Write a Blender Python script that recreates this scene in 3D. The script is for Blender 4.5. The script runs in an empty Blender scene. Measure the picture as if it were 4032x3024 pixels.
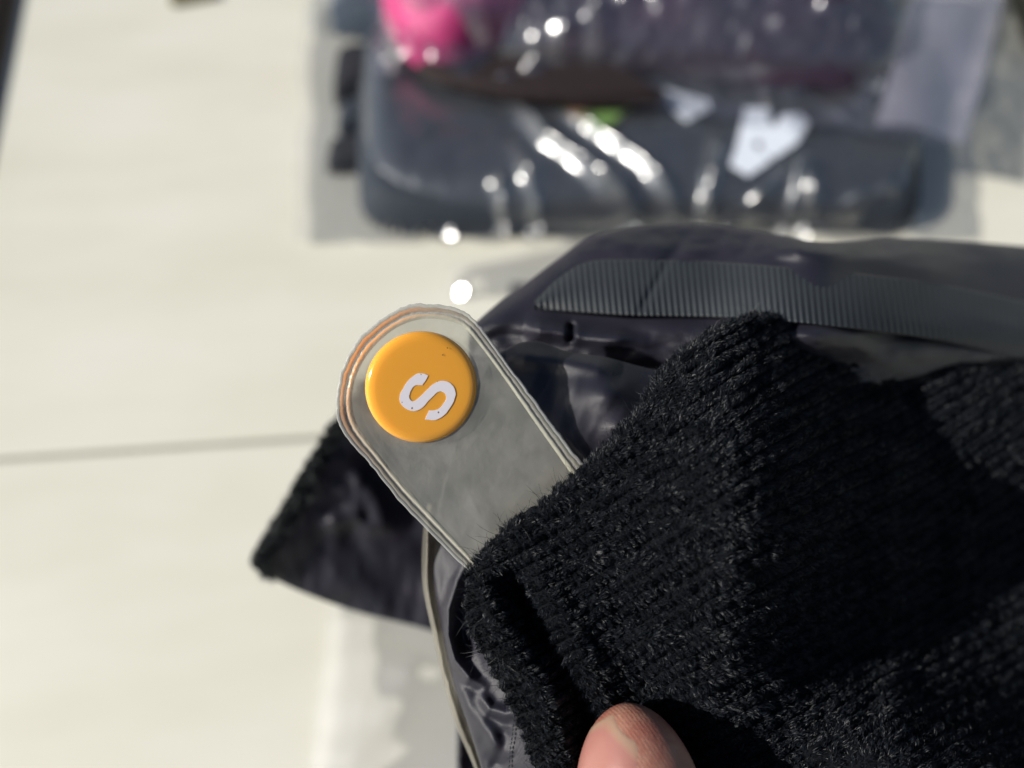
import bpy, bmesh, math, random
import numpy as np
from mathutils import Vector, Matrix

random.seed(7)
rng = np.random.default_rng(7)
R = math.radians
scene = bpy.context.scene
COL = scene.collection

# ------------------------------------------------------------------ camera
CAM_H = 0.26
TILT = R(30)
FPX = 2933.0                       # focal length in photo pixels
cam = bpy.data.cameras.new("camera")
cam_o = bpy.data.objects.new("camera", cam)
COL.objects.link(cam_o)
cam_o.location = (0, 0, CAM_H)
cam_o.rotation_euler = (TILT, 0, 0)
cam.sensor_width = 36
cam.lens = 18 * FPX / 2016.0
cam.clip_start = 0.005
cam.clip_end = 50
cam.dof.use_dof = True
cam.dof.focus_distance = 0.1075
cam.dof.aperture_fstop = 7.4
scene.camera = cam_o

# ------------------------------------------------------------------ sky, sun, exposure
SUN_EL, SUN_AZ = 33.0, 260.0       # azimuth clockwise from +Y: light comes from the left and a little from the front
se, sa = R(SUN_EL), R(SUN_AZ)
sun_dir = Vector((math.sin(sa) * math.cos(se), math.cos(sa) * math.cos(se), math.sin(se)))
w = bpy.data.worlds.new("World")
scene.world = w
w.use_nodes = True
nt = w.node_tree
sky = nt.nodes.new("ShaderNodeTexSky")
sky.sky_type = 'NISHITA'
sky.sun_disc = False
sky.sun_elevation = se
sky.sun_rotation = sa
bgn = nt.nodes["Background"]
bgn.inputs[1].default_value = 0.05
nt.links.new(sky.outputs[0], bgn.inputs[0])
sl = bpy.data.lights.new("sun", 'SUN')
sl.energy = 4.9
sl.angle = R(0.6)
sl.color = (1.0, 0.95, 0.87)
so = bpy.data.objects.new("sun", sl)
COL.objects.link(so)
so.location = (-1, -0.4, 1)
so.rotation_euler = sun_dir.to_track_quat('Z', 'Y').to_euler()
vs = scene.view_settings
vs.view_transform = 'Standard'
vs.look = 'None'
vs.gamma = 1
vs.exposure = 0.22
scene.cycles.max_bounces = 10
scene.cycles.transparent_max_bounces = 24
scene.cycles.sample_clamp_indirect = 6

# ------------------------------------------------------------------ helpers
cT, sT = math.cos(TILT), math.sin(TILT)


def P(px, py, d):
    """world point seen at photo pixel (px, py) at a depth of d millimetres in front of the camera (arrays allowed)"""
    px, py, d = np.asarray(px, float), np.asarray(py, float), np.asarray(d, float) / 1000
    x = (px - 2016) / FPX * d
    y = -(py - 1512) / FPX * d
    z = -d
    return np.stack([x + 0 * y, y * cT - z * sT, y * sT + z * cT + CAM_H], -1)


def F(px, py, h=0.0):
    """world point on the horizontal plane at height h (m) under photo pixel"""
    x = (px - 2016) / FPX
    y = -(py - 1512) / FPX
    t = (CAM_H - h) / -(y * sT - cT)
    return Vector((x * t, (y * cT + sT) * t, h))


def mesh_obj(name, verts, faces, mat, parent=None, smooth=True, uv=None):
    me = bpy.data.meshes.new(name)
    verts = np.asarray(verts, np.float32).reshape(-1, 3)
    if isinstance(faces, np.ndarray):
        nf, k = faces.shape
        me.vertices.add(len(verts))
        me.vertices.foreach_set("co", verts.ravel())
        me.loops.add(nf * k)
        me.loops.foreach_set("vertex_index", faces.astype(np.int32).ravel())
        me.polygons.add(nf)
        me.polygons.foreach_set("loop_start", np.arange(0, nf * k, k, dtype=np.int32))
        me.polygons.foreach_set("use_smooth", np.full(nf, smooth))
        me.update(calc_edges=True)
    else:
        me.from_pydata([tuple(map(float, v)) for v in verts], [], faces)
        me.polygons.foreach_set("use_smooth", np.full(len(me.polygons), smooth))
        me.update()
    if uv is not None:
        lay = me.uv_layers.new(name="UVMap")
        li = np.empty(len(me.loops), np.int32)
        me.loops.foreach_get("vertex_index", li)
        lay.data.foreach_set("uv", np.asarray(uv, np.float32).reshape(-1, 2)[li].ravel())
    if mat:
        me.materials.append(mat)
    o = bpy.data.objects.new(name, me)
    COL.objects.link(o)
    if parent:
        o.parent = parent
    return o


def grid_faces(nr, nc, close_c=False):
    i = np.arange(nr - 1)[:, None]
    cc = nc if close_c else nc - 1
    j = np.arange(cc)[None, :]
    j1 = (j + 1) % nc
    a = i * nc + j
    return np.stack([a, i * nc + j1, (i + 1) * nc + j1, (i + 1) * nc + j], -1).reshape(-1, 4)


def empty(name, loc=(0, 0, 0)):
    o = bpy.data.objects.new(name, None)
    o.empty_display_size = 0.02
    COL.objects.link(o)
    o.location = loc
    return o


def keep(o, root):
    """parent o to root without moving it"""
    o.parent = root
    o.matrix_parent_inverse = Matrix.Translation(-Vector(root.location))


def tag(o, label=None, cat=None, kind=None, group=None):
    if label:
        o["label"] = label
    if cat:
        o["category"] = cat
    if kind:
        o["kind"] = kind
    if group:
        o["group"] = group


def catmull(pts, n):
    """pts (k, m) -> n points through them"""
    pts = np.asarray(pts, float)
    k = len(pts)
    ext = np.concatenate([(2 * pts[0] - pts[1])[None], pts, (2 * pts[-1] - pts[-2])[None]], 0)
    t = np.linspace(0, k - 1 - 1e-9, n)
    i = t.astype(int)
    f = (t - i).reshape((-1,) + (1,) * (pts.ndim - 1))
    p0, p1, p2, p3 = ext[i], ext[i + 1], ext[i + 2], ext[i + 3]
    return 0.5 * ((2 * p1) + (-p0 + p2) * f + (2 * p0 - 5 * p1 + 4 * p2 - p3) * f ** 2 + (-p0 + 3 * p1 - 3 * p2 + p3) * f ** 3)


def dense(rows, nr, nc):
    a = np.asarray(rows, float)                      # (r, c, 3)
    a = catmull(a, nr)
    a = catmull(a.transpose(1, 0, 2), nc).transpose(1, 0, 2)
    return a


_lat = rng.random((64, 64))


def vnoise(x, y):
    """smooth value noise 0..1 on arrays"""
    x, y = np.asarray(x, float), np.asarray(y, float)
    xi, yi = np.floor(x).astype(int), np.floor(y).astype(int)
    fx, fy = x - xi, y - yi
    fx, fy = fx * fx * (3 - 2 * fx), fy * fy * (3 - 2 * fy)
    g = lambda a, b: _lat[a % 64, b % 64]
    return (g(xi, yi) * (1 - fx) + g(xi + 1, yi) * fx) * (1 - fy) + (g(xi, yi + 1) * (1 - fx) + g(xi + 1, yi + 1) * fx) * fy


def fbm(x, y, o=3):
    s, a, t = 0, 0.5, 0
    for k in range(o):
        s = s + a * vnoise(x * 2 ** k + 17 * k, y * 2 ** k + 5 * k)
        t += a
        a *= 0.5
    return s / t


def pdist(x, y, poly):
    """distance from points to a polyline, and parameter 0..1 along it"""
    best = np.full(np.shape(x), 1e9)
    par = np.zeros(np.shape(x))
    n = len(poly) - 1
    for i in range(n):
        ax, ay = poly[i][:2]
        bx, by = poly[i + 1][:2]
        dx, dy = bx - ax, by - ay
        t = np.clip(((x - ax) * dx + (y - ay) * dy) / (dx * dx + dy * dy), 0, 1)
        d = np.hypot(x - ax - t * dx, y - ay - t * dy)
        m = d < best
        best = np.where(m, d, best)
        par = np.where(m, (i + t) / n, par)
    return best, par


def gauss(px, py, cx, cy, sx, sy=None):
    sy = sy or sx
    return np.exp(-((px - cx) / sx) ** 2 - ((py - cy) / sy) ** 2)


def sstep(x, a, b):
    t = np.clip((x - a) / (b - a), 0, 1)
    return t * t * (3 - 2 * t)


def normals(V):
    du = np.gradient(V, axis=1)
    dv = np.gradient(V, axis=0)
    n = np.cross(du, dv)
    n /= np.linalg.norm(n, axis=-1, keepdims=True) + 1e-12
    return n


def prism(name, flat, pts3, up, m):
    """solid from an outline: flat = 2D outline used to triangulate, pts3 = world outline, up = thickness vector"""
    from mathutils.geometry import tessellate_polygon
    n = len(flat)
    tris = tessellate_polygon([[Vector((float(a), float(b), 0)) for a, b in flat]])
    V3 = [Vector(p) for p in pts3] + [Vector(p) + up for p in pts3]
    fs_ = [tuple(t) for t in tris] + [tuple(i + n for i in reversed(t)) for t in tris]
    fs_ += [(i, (i + 1) % n, (i + 1) % n + n, i + n) for i in range(n)]
    o = mesh_obj(name, V3, fs_, m, smooth=False)
    bm = bmesh.new()
    bm.from_mesh(o.data)
    bmesh.ops.recalc_face_normals(bm, faces=bm.faces)
    bm.to_mesh(o.data)
    bm.free()
    return o


# ------------------------------------------------------------------ materials
def mat(name):
    m = bpy.data.materials.new(name)
    m.use_nodes = True
    return m, m.node_tree.nodes, m.node_tree.links, m.node_tree.nodes["Principled BSDF"]


def simple(name, col, rough=0.5, **kw):
    m, n, l, b = mat(name)
    b.inputs["Base Color"].default_value = (*col, 1)
    b.inputs["Roughness"].default_value = rough
    for k, v in kw.items():
        b.inputs[k].default_value = v
    return m


def tc(n, l, scale, kind="Object"):
    t = n.new("ShaderNodeTexCoord")
    mp = n.new("ShaderNodeMapping")
    mp.inputs["Scale"].default_value = scale if hasattr(scale, "__len__") else (scale,) * 3
    l.new(t.outputs[kind], mp.inputs[0])
    return mp


def noise_n(n, l, vec, scale, detail=4, rough=0.5):
    t = n.new("ShaderNodeTexNoise")
    t.inputs["Scale"].default_value = scale
    t.inputs["Detail"].default_value = detail
    t.inputs["Roughness"].default_value = rough
    l.new(vec.outputs[0], t.inputs["Vector"])
    return t


def ramp(n, l, src, stops):
    r = n.new("ShaderNodeValToRGB")
    e = r.color_ramp.elements
    while len(e) < len(stops):
        e.new(0.5)
    for i, (p, c) in enumerate(stops):
        e[i].position = p
        e[i].color = (*c, 1) if len(c) == 3 else c
    l.new(src, r.inputs[0])
    return r


def bump(n, l, src, strength, dist, prev=None):
    b = n.new("ShaderNodeBump")
    b.inputs["Strength"].default_value = strength
    b.inputs["Distance"].default_value = dist
    l.new(src, b.inputs["Height"])
    if prev:
        l.new(prev.outputs[0], b.inputs["Normal"])
    return b


def tile_mat():
    m, n, l, b = mat("cream_tile")
    v = tc(n, l, (1.5, 6, 1))
    t = noise_n(n, l, v, 4.0, 5, 0.6)
    v2 = tc(n, l, 6)
    t2 = noise_n(n, l, v2, 2.0, 3)
    mx = n.new("ShaderNodeMath"); mx.operation = 'ADD'
    mu = n.new("ShaderNodeMath"); mu.operation = 'MULTIPLY'; mu.inputs[1].default_value = 0.5
    l.new(t2.outputs[0], mu.inputs[0]); l.new(t.outputs[0], mx.inputs[0]); l.new(mu.outputs[0], mx.inputs[1])
    r = ramp(n, l, mx.outputs[0], [(0.40, (0.65, 0.632, 0.53)), (0.75, (0.71, 0.70, 0.605)), (1.0, (0.75, 0.74, 0.66))])
    l.new(r.outputs[0], b.inputs["Base Color"])
    b.inputs["Roughness"].default_value = 0.42
    bp = bump(n, l, t.outputs[0], 0.25, 0.0006)
    l.new(bp.outputs[0], b.inputs["Normal"])
    return m


def film_mat(name, haze=0.05, gloss=0.14, tint=(0.98, 0.98, 0.99), rough=0.16, hazecol=(0.8, 0.83, 0.9), bumpd=0.0012, bscale=240, broad=0.0):
    m, n, l, b = mat(name)
    n.remove(b)
    out = [x for x in n if x.type == 'OUTPUT_MATERIAL'][0]
    tr = n.new("ShaderNodeBsdfTransparent"); tr.inputs[0].default_value = (*tint, 1)
    gl = n.new("ShaderNodeBsdfGlossy"); gl.inputs["Roughness"].default_value = rough
    gl.inputs["Color"].default_value = (1, 1, 1, 1)
    df = n.new("ShaderNodeBsdfDiffuse"); df.inputs[0].default_value = (*hazecol, 1)
    lw = n.new("ShaderNodeLayerWeight"); lw.inputs[0].default_value = 0.25
    fr = n.new("ShaderNodeMapRange")
    fr.inputs["To Min"].default_value = gloss
    fr.inputs["To Max"].default_value = 0.5
    l.new(lw.outputs["Fresnel"], fr.inputs["Value"])
    v = tc(n, l, 1)
    t = noise_n(n, l, v, bscale, 3)
    bp = bump(n, l, t.outputs[0], 0.5, bumpd)
    l.new(bp.outputs[0], gl.inputs["Normal"])
    m1 = n.new("ShaderNodeMixShader"); m1.inputs[0].default_value = haze
    l.new(tr.outputs[0], m1.inputs[1]); l.new(df.outputs[0], m1.inputs[2])
    m2 = n.new("ShaderNodeMixShader")
    l.new(fr.outputs[0], m2.inputs[0]); l.new(m1.outputs[0], m2.inputs[1]); l.new(gl.outputs[0], m2.inputs[2])
    g2 = n.new("ShaderNodeBsdfGlossy"); g2.inputs["Roughness"].default_value = 0.46
    g2.inputs["Color"].default_value = (0.86, 0.92, 1, 1)
    m3 = n.new("ShaderNodeMixShader"); m3.inputs[0].default_value = broad
    l.new(m2.outputs[0], m3.inputs[1]); l.new(g2.outputs[0], m3.inputs[2])
    l.new(m3.outputs[0], out.inputs[0])
    return m


def cloth_mat(name, c1, c2, rough=0.8, scale=300, sheen=0.04):
    m, n, l, b = mat(name)
    v = tc(n, l, 1)
    t = noise_n(n, l, v, scale, 4)
    r = ramp(n, l, t.outputs[0], [(0.3, c1), (0.7, c2)])
    l.new(r.outputs[0], b.inputs["Base Color"])
    b.inputs["Roughness"].default_value = rough
    b.inputs["Sheen Weight"].default_value = sheen
    bp = bump(n, l, t.outputs[0], 0.5, 0.0005)
    l.new(bp.outputs[0], b.inputs["Normal"])
    return m


def satin_mat():
    m, n, l, b = mat("black_satin")
    v = tc(n, l, 1, "UV")
    wv = n.new("ShaderNodeTexWave")
    wv.wave_type = 'BANDS'
    wv.bands_direction = 'DIAGONAL'
    wv.inputs["Scale"].default_value = 4.2
    wv.inputs["Distortion"].default_value = 0.3
    wv.inputs["Detail"].default_value = 1
    l.new(v.outputs[0], wv.inputs["Vector"])
    vo = tc(n, l, 1)
    t = noise_n(n, l, vo, 9000, 3, 0.7)
    t2 = noise_n(n, l, vo, 90, 3)
    r = ramp(n, l, t2.outputs[0], [(0.35, (0.012, 0.0125, 0.022)), (0.65, (0.020, 0.018, 0.029))])
    l.new(r.outputs[0], b.inputs["Base Color"])
    rr = n.new("ShaderNodeMapRange")
    rr.inputs["To Min"].default_value = 0.36
    rr.inputs["To Max"].default_value = 0.56
    l.new(t.outputs[0], rr.inputs["Value"])
    l.new(rr.outputs[0], b.inputs["Roughness"])
    b.inputs["Specular IOR Level"].default_value = 0.54
    b.inputs["Sheen Weight"].default_value = 0.03
    b.inputs["Sheen Roughness"].default_value = 0.4
    b1 = bump(n, l, wv.outputs[0], 0.35, 0.00005)
    b2 = bump(n, l, t.outputs[0], 0.45, 0.00005, b1)
    l.new(b2.outputs[0], b.inputs["Normal"])
    return m


def fibre_mat(name, c1, c2, rough=0.42, spec=0.6):
    m, n, l, b = mat(name)
    v = tc(n, l, 1)
    t = noise_n(n, l, v, 1500, 2)
    r = ramp(n, l, t.outputs[0], [(0.3, c1), (0.7, c2)])
    l.new(r.outputs[0], b.inputs["Base Color"])
    b.inputs["Roughness"].default_value = rough
    b.inputs["Specular IOR Level"].default_value = spec
    return m


def tab_mat():
    """frosted translucent plastic of the size tab"""
    m, n, l, b = mat("frosted_tab_plastic")
    out = [x for x in n if x.type == 'OUTPUT_MATERIAL'][0]
    v = tc(n, l, 1)
    g = noise_n(n, l, v, 3600, 4, 0.6)
    sm = noise_n(n, l, v, 210, 5, 0.6)
    r = ramp(n, l, sm.outputs[0], [(0.36, (0.56, 0.555, 0.51)), (0.62, (0.78, 0.765, 0.69))])
    l.new(r.outputs[0], b.inputs["Base Color"])
    b.inputs["Roughness"].default_value = 0.38
    b.inputs["Specular IOR Level"].default_value = 0.45
    bp = bump(n, l, g.outputs[0], 0.55, 0.00009)
    bp2 = bump(n, l, sm.outputs[0], 0.4, 0.0006, bp)
    l.new(bp2.outputs[0], b.inputs["Normal"])
    tl = n.new("ShaderNodeBsdfTranslucent"); tl.inputs[0].default_value = (0.7, 0.7, 0.64, 1)
    tr = n.new("ShaderNodeBsdfRefraction"); tr.inputs["Color"].default_value = (0.93, 0.93, 0.90, 1)
    tr.inputs["Roughness"].default_value = 0.35
    tr.inputs["IOR"].default_value = 1.12
    ts = n.new("ShaderNodeBsdfTransparent"); ts.inputs["Color"].default_value = (0.9, 0.9, 0.87, 1)
    m0 = n.new("ShaderNodeMixShader"); m0.inputs[0].default_value = 0.5
    l.new(tr.outputs[0], m0.inputs[1]); l.new(ts.outputs[0], m0.inputs[2])
    m1 = n.new("ShaderNodeMixShader"); m1.inputs[0].default_value = 0.18
    l.new(b.outputs[0], m1.inputs[1]); l.new(tl.outputs[0], m1.inputs[2])
    m2 = n.new("ShaderNodeMixShader"); m2.inputs[0].default_value = 0.75
    l.new(m1.outputs[0], m2.inputs[1]); l.new(m0.outputs[0], m2.inputs[2])
    l.new(m2.outputs[0], out.inputs[0])
    return m


def rim_mat(name, base, orange=None, clear=0.45, rough=0.22, crinkle=0.0):
    m, n, l, b = mat(name)
    out = [x for x in n if x.type == 'OUTPUT_MATERIAL'][0]
    v = tc(n, l, 1)
    t = noise_n(n, l, v, 1400 if crinkle else 420, 4, 0.6)
    r = ramp(n, l, t.outputs[0], [(0.38, tuple(c * (0.7 if crinkle else 0.86) for c in base)), (0.62, base)])
    src = r.outputs[0]
    if orange:  # mixes the button's glow into the ridge colour
        at = n.new("ShaderNodeAttribute"); at.attribute_name = "button_glow"
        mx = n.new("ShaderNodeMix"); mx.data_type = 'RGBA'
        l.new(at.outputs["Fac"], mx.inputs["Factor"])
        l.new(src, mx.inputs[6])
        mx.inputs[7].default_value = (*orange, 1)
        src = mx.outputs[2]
    l.new(src, b.inputs["Base Color"])
    b.inputs["Roughness"].default_value = rough
    b.inputs["Specular IOR Level"].default_value = 0.6
    bp = bump(n, l, t.outputs[0], 0.5, 0.0002 if crinkle else 0.00012)
    l.new(bp.outputs[0], b.inputs["Normal"])
    ts = n.new("ShaderNodeBsdfTransparent"); ts.inputs["Color"].default_value = (0.93, 0.93, 0.9, 1)
    m2 = n.new("ShaderNodeMixShader"); m2.inputs[0].default_value = clear
    l.new(b.outputs[0], m2.inputs[1]); l.new(ts.outputs[0], m2.inputs[2])
    l.new(m2.outputs[0], out.inputs[0])
    return m


def skin_mat():
    m, n, l, b = mat("skin")
    v = tc(n, l, 1)
    t = noise_n(n, l, v, 190, 5, 0.6)
    r = ramp(n, l, t.outputs[0], [(0.33, (0.29, 0.095, 0.072)), (0.5, (0.33, 0.14, 0.102)), (0.66, (0.38, 0.205, 0.148))])
    l.new(r.outputs[0], b.inputs["Base Color"])
    b.inputs["Roughness"].default_value = 0.47
    b.inputs["Subsurface Weight"].default_value = 0.35
    b.inputs["Subsurface Radius"].default_value = (1.0, 0.35, 0.2)
    b.inputs["Subsurface Scale"].default_value = 0.0018
    mp = tc(n, l, 1)
    mp.inputs["Rotation"].default_value = (0, 0, R(-32))
    wv = n.new("ShaderNodeTexWave"); wv.wave_type = 'BANDS'; wv.bands_direction = 'X'
    wv.inputs["Scale"].default_value = 640
    wv.inputs["Distortion"].default_value = 2.2
    wv.inputs["Detail"].default_value = 2
    wv.inputs["Detail Scale"].default_value = 0.25
    l.new(mp.outputs[0], wv.inputs["Vector"])
    t3 = noise_n(n, l, v, 2200, 4, 0.6)
    b1 = bump(n, l, wv.outputs[0], 0.35, 0.00006)
    b2 = bump(n, l, t3.outputs[0], 0.8, 0.00016, b1)
    l.new(b2.outputs[0], b.inputs["Normal"])
    return m


M_tile = tile_mat()
M_grout = cloth_mat("grout", (0.30, 0.29, 0.25), (0.36, 0.35, 0.31), 0.9, 400, 0)
M_film = film_mat("clear_film", haze=0.03, gloss=0.11, rough=0.19, bumpd=0.0004, broad=0.05)
M_film2 = film_mat("clear_film_upper", haze=0.035, gloss=0.11, rough=0.18, bumpd=0.0007, broad=0.05, hazecol=(0.62, 0.62, 0.80))
M_film_floor = film_mat("thin_clear_film", haze=0.13, gloss=0.01, rough=0.6, hazecol=(0.50, 0.52, 0.60), bumpd=0.0004)
M_navy = cloth_mat("navy_cloth", (0.013, 0.021, 0.034), (0.021, 0.031, 0.047))
M_dark = cloth_mat("black_cloth", (0.008, 0.010, 0.016), (0.014, 0.016, 0.024))
M_purple = cloth_mat("plum_cloth", (0.014, 0.011, 0.026), (0.040, 0.014, 0.034), 0.6, 22)
M_teal = cloth_mat("slate_cloth", (0.035, 0.055, 0.085), (0.05, 0.07, 0.10))
M_pink = cloth_mat("pink_cloth", (0.42, 0.028, 0.14), (0.55, 0.05, 0.21), 0.6, 40)
M_maroon_shade = cloth_mat("maroon_gap_shade", (0.005, 0.0008, 0.0015), (0.012, 0.0016, 0.003))  # maroon taken near black, the overhang's shadow is in the colour
M_white = simple("white_print", (0.72, 0.78, 0.88), 0.6)
M_satin = satin_mat()
M_base = fibre_mat("fleece_backing", (0.003, 0.0035, 0.005), (0.007, 0.008, 0.010), 0.95, 0.1)
M_fibre = fibre_mat("fleece_fibre", (0.0048, 0.0068, 0.0108), (0.010, 0.0135, 0.0205), 0.48, 0.36)
M_tab = tab_mat()
M_orange = simple("orange_plastic", (1.0, 0.44, 0.05), 0.16, **{"Subsurface Weight": 0.25, "Subsurface Scale": 0.0012, "Specular IOR Level": 0.55, "Coat Weight": 0.3, "Coat Roughness": 0.05})
M_letter = simple("white_letter", (0.92, 0.87, 0.92), 0.4)
M_speck = simple("brown_speck", (0.16, 0.09, 0.04), 0.7)
M_skin = skin_mat()
M_thread = simple("dark_thread", (0.012, 0.018, 0.03), 0.6)

# ------------------------------------------------------------------ floor
A, B = F(0, 1808), F(1258, 1722)
jd = (B - A).normalized()
ang = math.atan2(jd.y, jd.x)
floor = mesh_obj("floor", [(-4, -4, -0.012), (4, -4, -0.012), (4, 4, -0.012), (-4, 4, -0.012), (-4, -4, -0.0016), (4, -4, -0.0016), (4, 4, -0.0016), (-4, 4, -0.0016)],
                 [(0, 3, 2, 1), (4, 5, 6, 7), (0, 1, 5, 4), (1, 2, 6, 5), (2, 3, 7, 6), (3, 0, 4, 7)], M_grout, smooth=False)
tag(floor, "cream stone-effect tiled floor in sunlight", kind="structure")


def bevel_box(name, cx, cy, z0, z1, sx, sy, bev, m, parent=None, rot=0, seg=2):
    bm = bmesh.new()
    bmesh.ops.create_cube(bm, size=1)
    for v in bm.verts:
        v.co = Vector((v.co.x * sx, v.co.y * sy, z0 + (v.co.z + 0.5) * (z1 - z0)))
    bmesh.ops.bevel(bm, geom=bm.edges[:], offset=bev, segments=seg, profile=0.5, affect='EDGES')
    me = bpy.data.meshes.new(name)
    bm.to_mesh(me)
    bm.free()
    me.materials.append(m)
    o = bpy.data.objects.new(name, me)
    COL.objects.link(o)
    o.location = (cx, cy, 0)
    o.rotation_euler = (0, 0, rot)
    if parent:
        o.parent = parent
    return o


TS, GAP = 0.8, 0.0022
jn = Vector((-jd.y, jd.x, 0))
first = None
for i in range(-2, 3):
    for j in range(-2, 3):
        c = Vector((A.x, A.y, 0)) + jd * (0.24 + TS * i + 0.0) + jn * (TS * (j + 0.5))
        if first is None:
            first = bevel_box("tile", c.x, c.y, -0.009, 0.0, TS - GAP, TS - GAP, 0.0008, M_tile, floor, ang)
        else:
            o = first.copy()
            COL.objects.link(o)
            o.location = (c.x, c.y, 0)
            o.parent = floor

# ------------------------------------------------------------------ dark furniture edges at the margins of the view
a0, a1 = F(-75, 740), F(86, -60)
dd = (a1 - a0)
L = dd.length + 0.5
u = dd.normalized()
nrm = Vector((-u.y, u.x, 0))
M_wood = cloth_mat("dark_brown_wood", (0.022, 0.010, 0.007), (0.045, 0.020, 0.012), 0.5, 60, 0)
M_tan = cloth_mat("tan_edging", (0.22, 0.14, 0.07), (0.28, 0.18, 0.10), 0.6, 60, 0)
mid = a0 + u * (L / 2 - 0.06)
t = empty("wooden_board", (mid.x, mid.y, 0))
tag(t, "dark brown wooden board with tan lower edge on the floor at far left", "board")
cmid = nrm * 0.06
for nm, z0, z1, sy, m in (("edging", 0.0, 0.003, 0.12, M_tan), ("panel", 0.003, 0.007, 0.110, M_wood)):
    o = bevel_box(nm, cmid.x, cmid.y, z0, z1, L, sy, 0.0015, m, t, math.atan2(u.y, u.x))

s0 = F(765, -8)
t = bevel_box("card_scrap", s0.x, s0.y, 0.0005, 0.003, 0.026, 0.012, 0.001, simple("brown_card", (0.17, 0.15, 0.08), 0.8), rot=0.3)
tag(t, "small olive-brown card scrap on the floor at the top edge", "scrap")
s0 = F(4075, 40)
t = bevel_box("small_case", s0.x, s0.y, 0.0, 0.03, 0.03, 0.09, 0.004, simple("olive_case", (0.05, 0.05, 0.035), 0.6), rot=-0.1)
tag(t, "dark olive case cut off at the upper right corner beside the bags", "case")


# ------------------------------------------------------------------ plastic-bagged garments on the floor
def quad_sheet(corners, nu, nv):
    """bilinear grid over four world corners (top-left, top-right, bottom-right, bottom-left)"""
    tl, tr, br, bl = [np.array(c[:2]) for c in corners]
    u = np.linspace(0, 1, nu)[None, :, None]
    v = np.linspace(0, 1, nv)[:, None, None]
    xy = (tl * (1 - u) + tr * u) * (1 - v) + (bl * (1 - u) + br * u) * v
    return xy[..., 0], xy[..., 1], u[..., 0] + 0 * v[..., 0], v[..., 0] + 0 * u[..., 0]


def slab_profile(x, y, quad, h, r, corner=0.02, power=2.4):
    """height of a soft slab whose top is h inside a convex quad (counter-clockwise), falling to 0 at its outline over r"""
    d = np.full(np.shape(x), 1e9)
    n = len(quad)
    acc = 0
    k = 1 / corner
    for i in range(n):
        ax, ay = quad[i][0], quad[i][1]
        bx, by = quad[(i + 1) % n][0], quad[(i + 1) % n][1]
        ln = math.hypot(bx - ax, by - ay)
        di = ((bx - ax) * (y - ay) - (by - ay) * (x - ax)) / ln
        acc = acc + np.exp(-np.clip(di * k, -40, 40) * 2.2)
    d = -np.log(acc) / (2.2 * k)
    t = np.clip(d / r, 0, 1)
    return h * (1 - (1 - t) ** power) ** (1 / power), d


def height_obj(name, x, y, z, m, parent, mask=None, thick=0):
    V = np.stack([x, y, z], -1)
    nr, nc = x.shape
    f = grid_faces(nr, nc)[:, ::-1]
    if mask is not None:
        mk = mask.ravel()
        f = f[mk[f].any(1)]
        used = np.unique(f)
        re = np.full(nr * nc, -1)
        re[used] = np.arange(len(used))
        f = re[f]
        V = V.reshape(-1, 3)[used]
    o = mesh_obj(name, V, np.ascontiguousarray(f), m)
    if thick:
        md = o.modifiers.new("thickness", 'SOLIDIFY')
        md.thickness = thick
        md.offset = -1
    if parent:
        keep(o, parent)
    return o


def ridges(x, y, lst, h0):
    z = 0
    for ri, (pts, wd, amp) in enumerate(lst):
        poly = [F(a, b, h0)[:2] for a, b in pts]
        d, t = pdist(x, y, poly)
        taper = np.minimum(1, np.minimum(t, 1 - t) * 6 + 0.15)
        ln = sum(math.hypot(poly[i + 1][0] - poly[i][0], poly[i + 1][1] - poly[i][1]) for i in range(len(poly) - 1))
        mod = 1 + (0.05 if ri < 2 else 0.34) * np.sin(t * ln / 0.0145 * 2 * np.pi + len(lst) + ln * 900)
        z = z + amp * taper * mod * np.exp(-(d / wd) ** 1.5)
    return z


H1 = 0.020
LQ = [F(1400, 860, H1 * .4), F(1470, 892, H1 * .4), F(3630, 885, H1 * .4), F(3640, 60, H1), F(1400, 60, H1)]
base = F(2500, 700)
bag1 = empty("bagged_garment", (base.x, base.y, 0))
tag(bag1, "folded navy garment with white letters in a clear plastic bag on the floor", "bagged garment")
x, y, uu, vv = quad_sheet([F(1330, 0), F(3720, 0), F(3720, 940), F(1330, 940)], 220, 150)
z, dd_ = slab_profile(x, y, LQ, H1, 0.016, 0.012)
zg = z + (fbm(x * 26, y * 26) - 0.5) * 0.007 * sstep(dd_, 0, 0.02)
height_obj("garment", x, y, zg + 0.0012, M_navy, bag1, mask=dd_ > 0.0005)
for k, (pa, pb, hh) in enumerate([((1318, 250), (1480, 430), 0.016), ((1330, 440), (1480, 560), 0.013), ((1285, 560), (1500, 690), 0.009)]):
    q = [F(pa[0], pb[1] + 10, 0.0), F(pb[0], pb[1] - 12, 0.0), F(pb[0], pa[1], 0.0), F(pa[0] + 20, pa[1] + 22, 0.0)]
    x2, y2, _, _ = quad_sheet([F(pa[0] - 40, pa[1] - 30), F(pb[0] + 30, pa[1] - 30), F(pb[0] + 30, pb[1] + 30), F(pa[0] - 40, pb[1] + 30)], 40, 40)
    z2, d2 = slab_profile(x2, y2, q, hh, 0.006, 0.004)
    height_obj("sleeve_fold", x2, y2, z2 + 0.0008, M_dark if k != 1 else M_navy, bag1, mask=d2 > 0.0003)


def poly_print(name, pts, h, m, parent, hole=None, lift=0.0008):
    w3 = [F(p[0], p[1], h) for p in pts]
    o = prism(name, [(p[0], -p[1]) for p in pts], [(q.x, q.y, h + lift) for q in w3], Vector((0, 0, 0.0004)), m)
    keep(o, parent)
    return o


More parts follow.
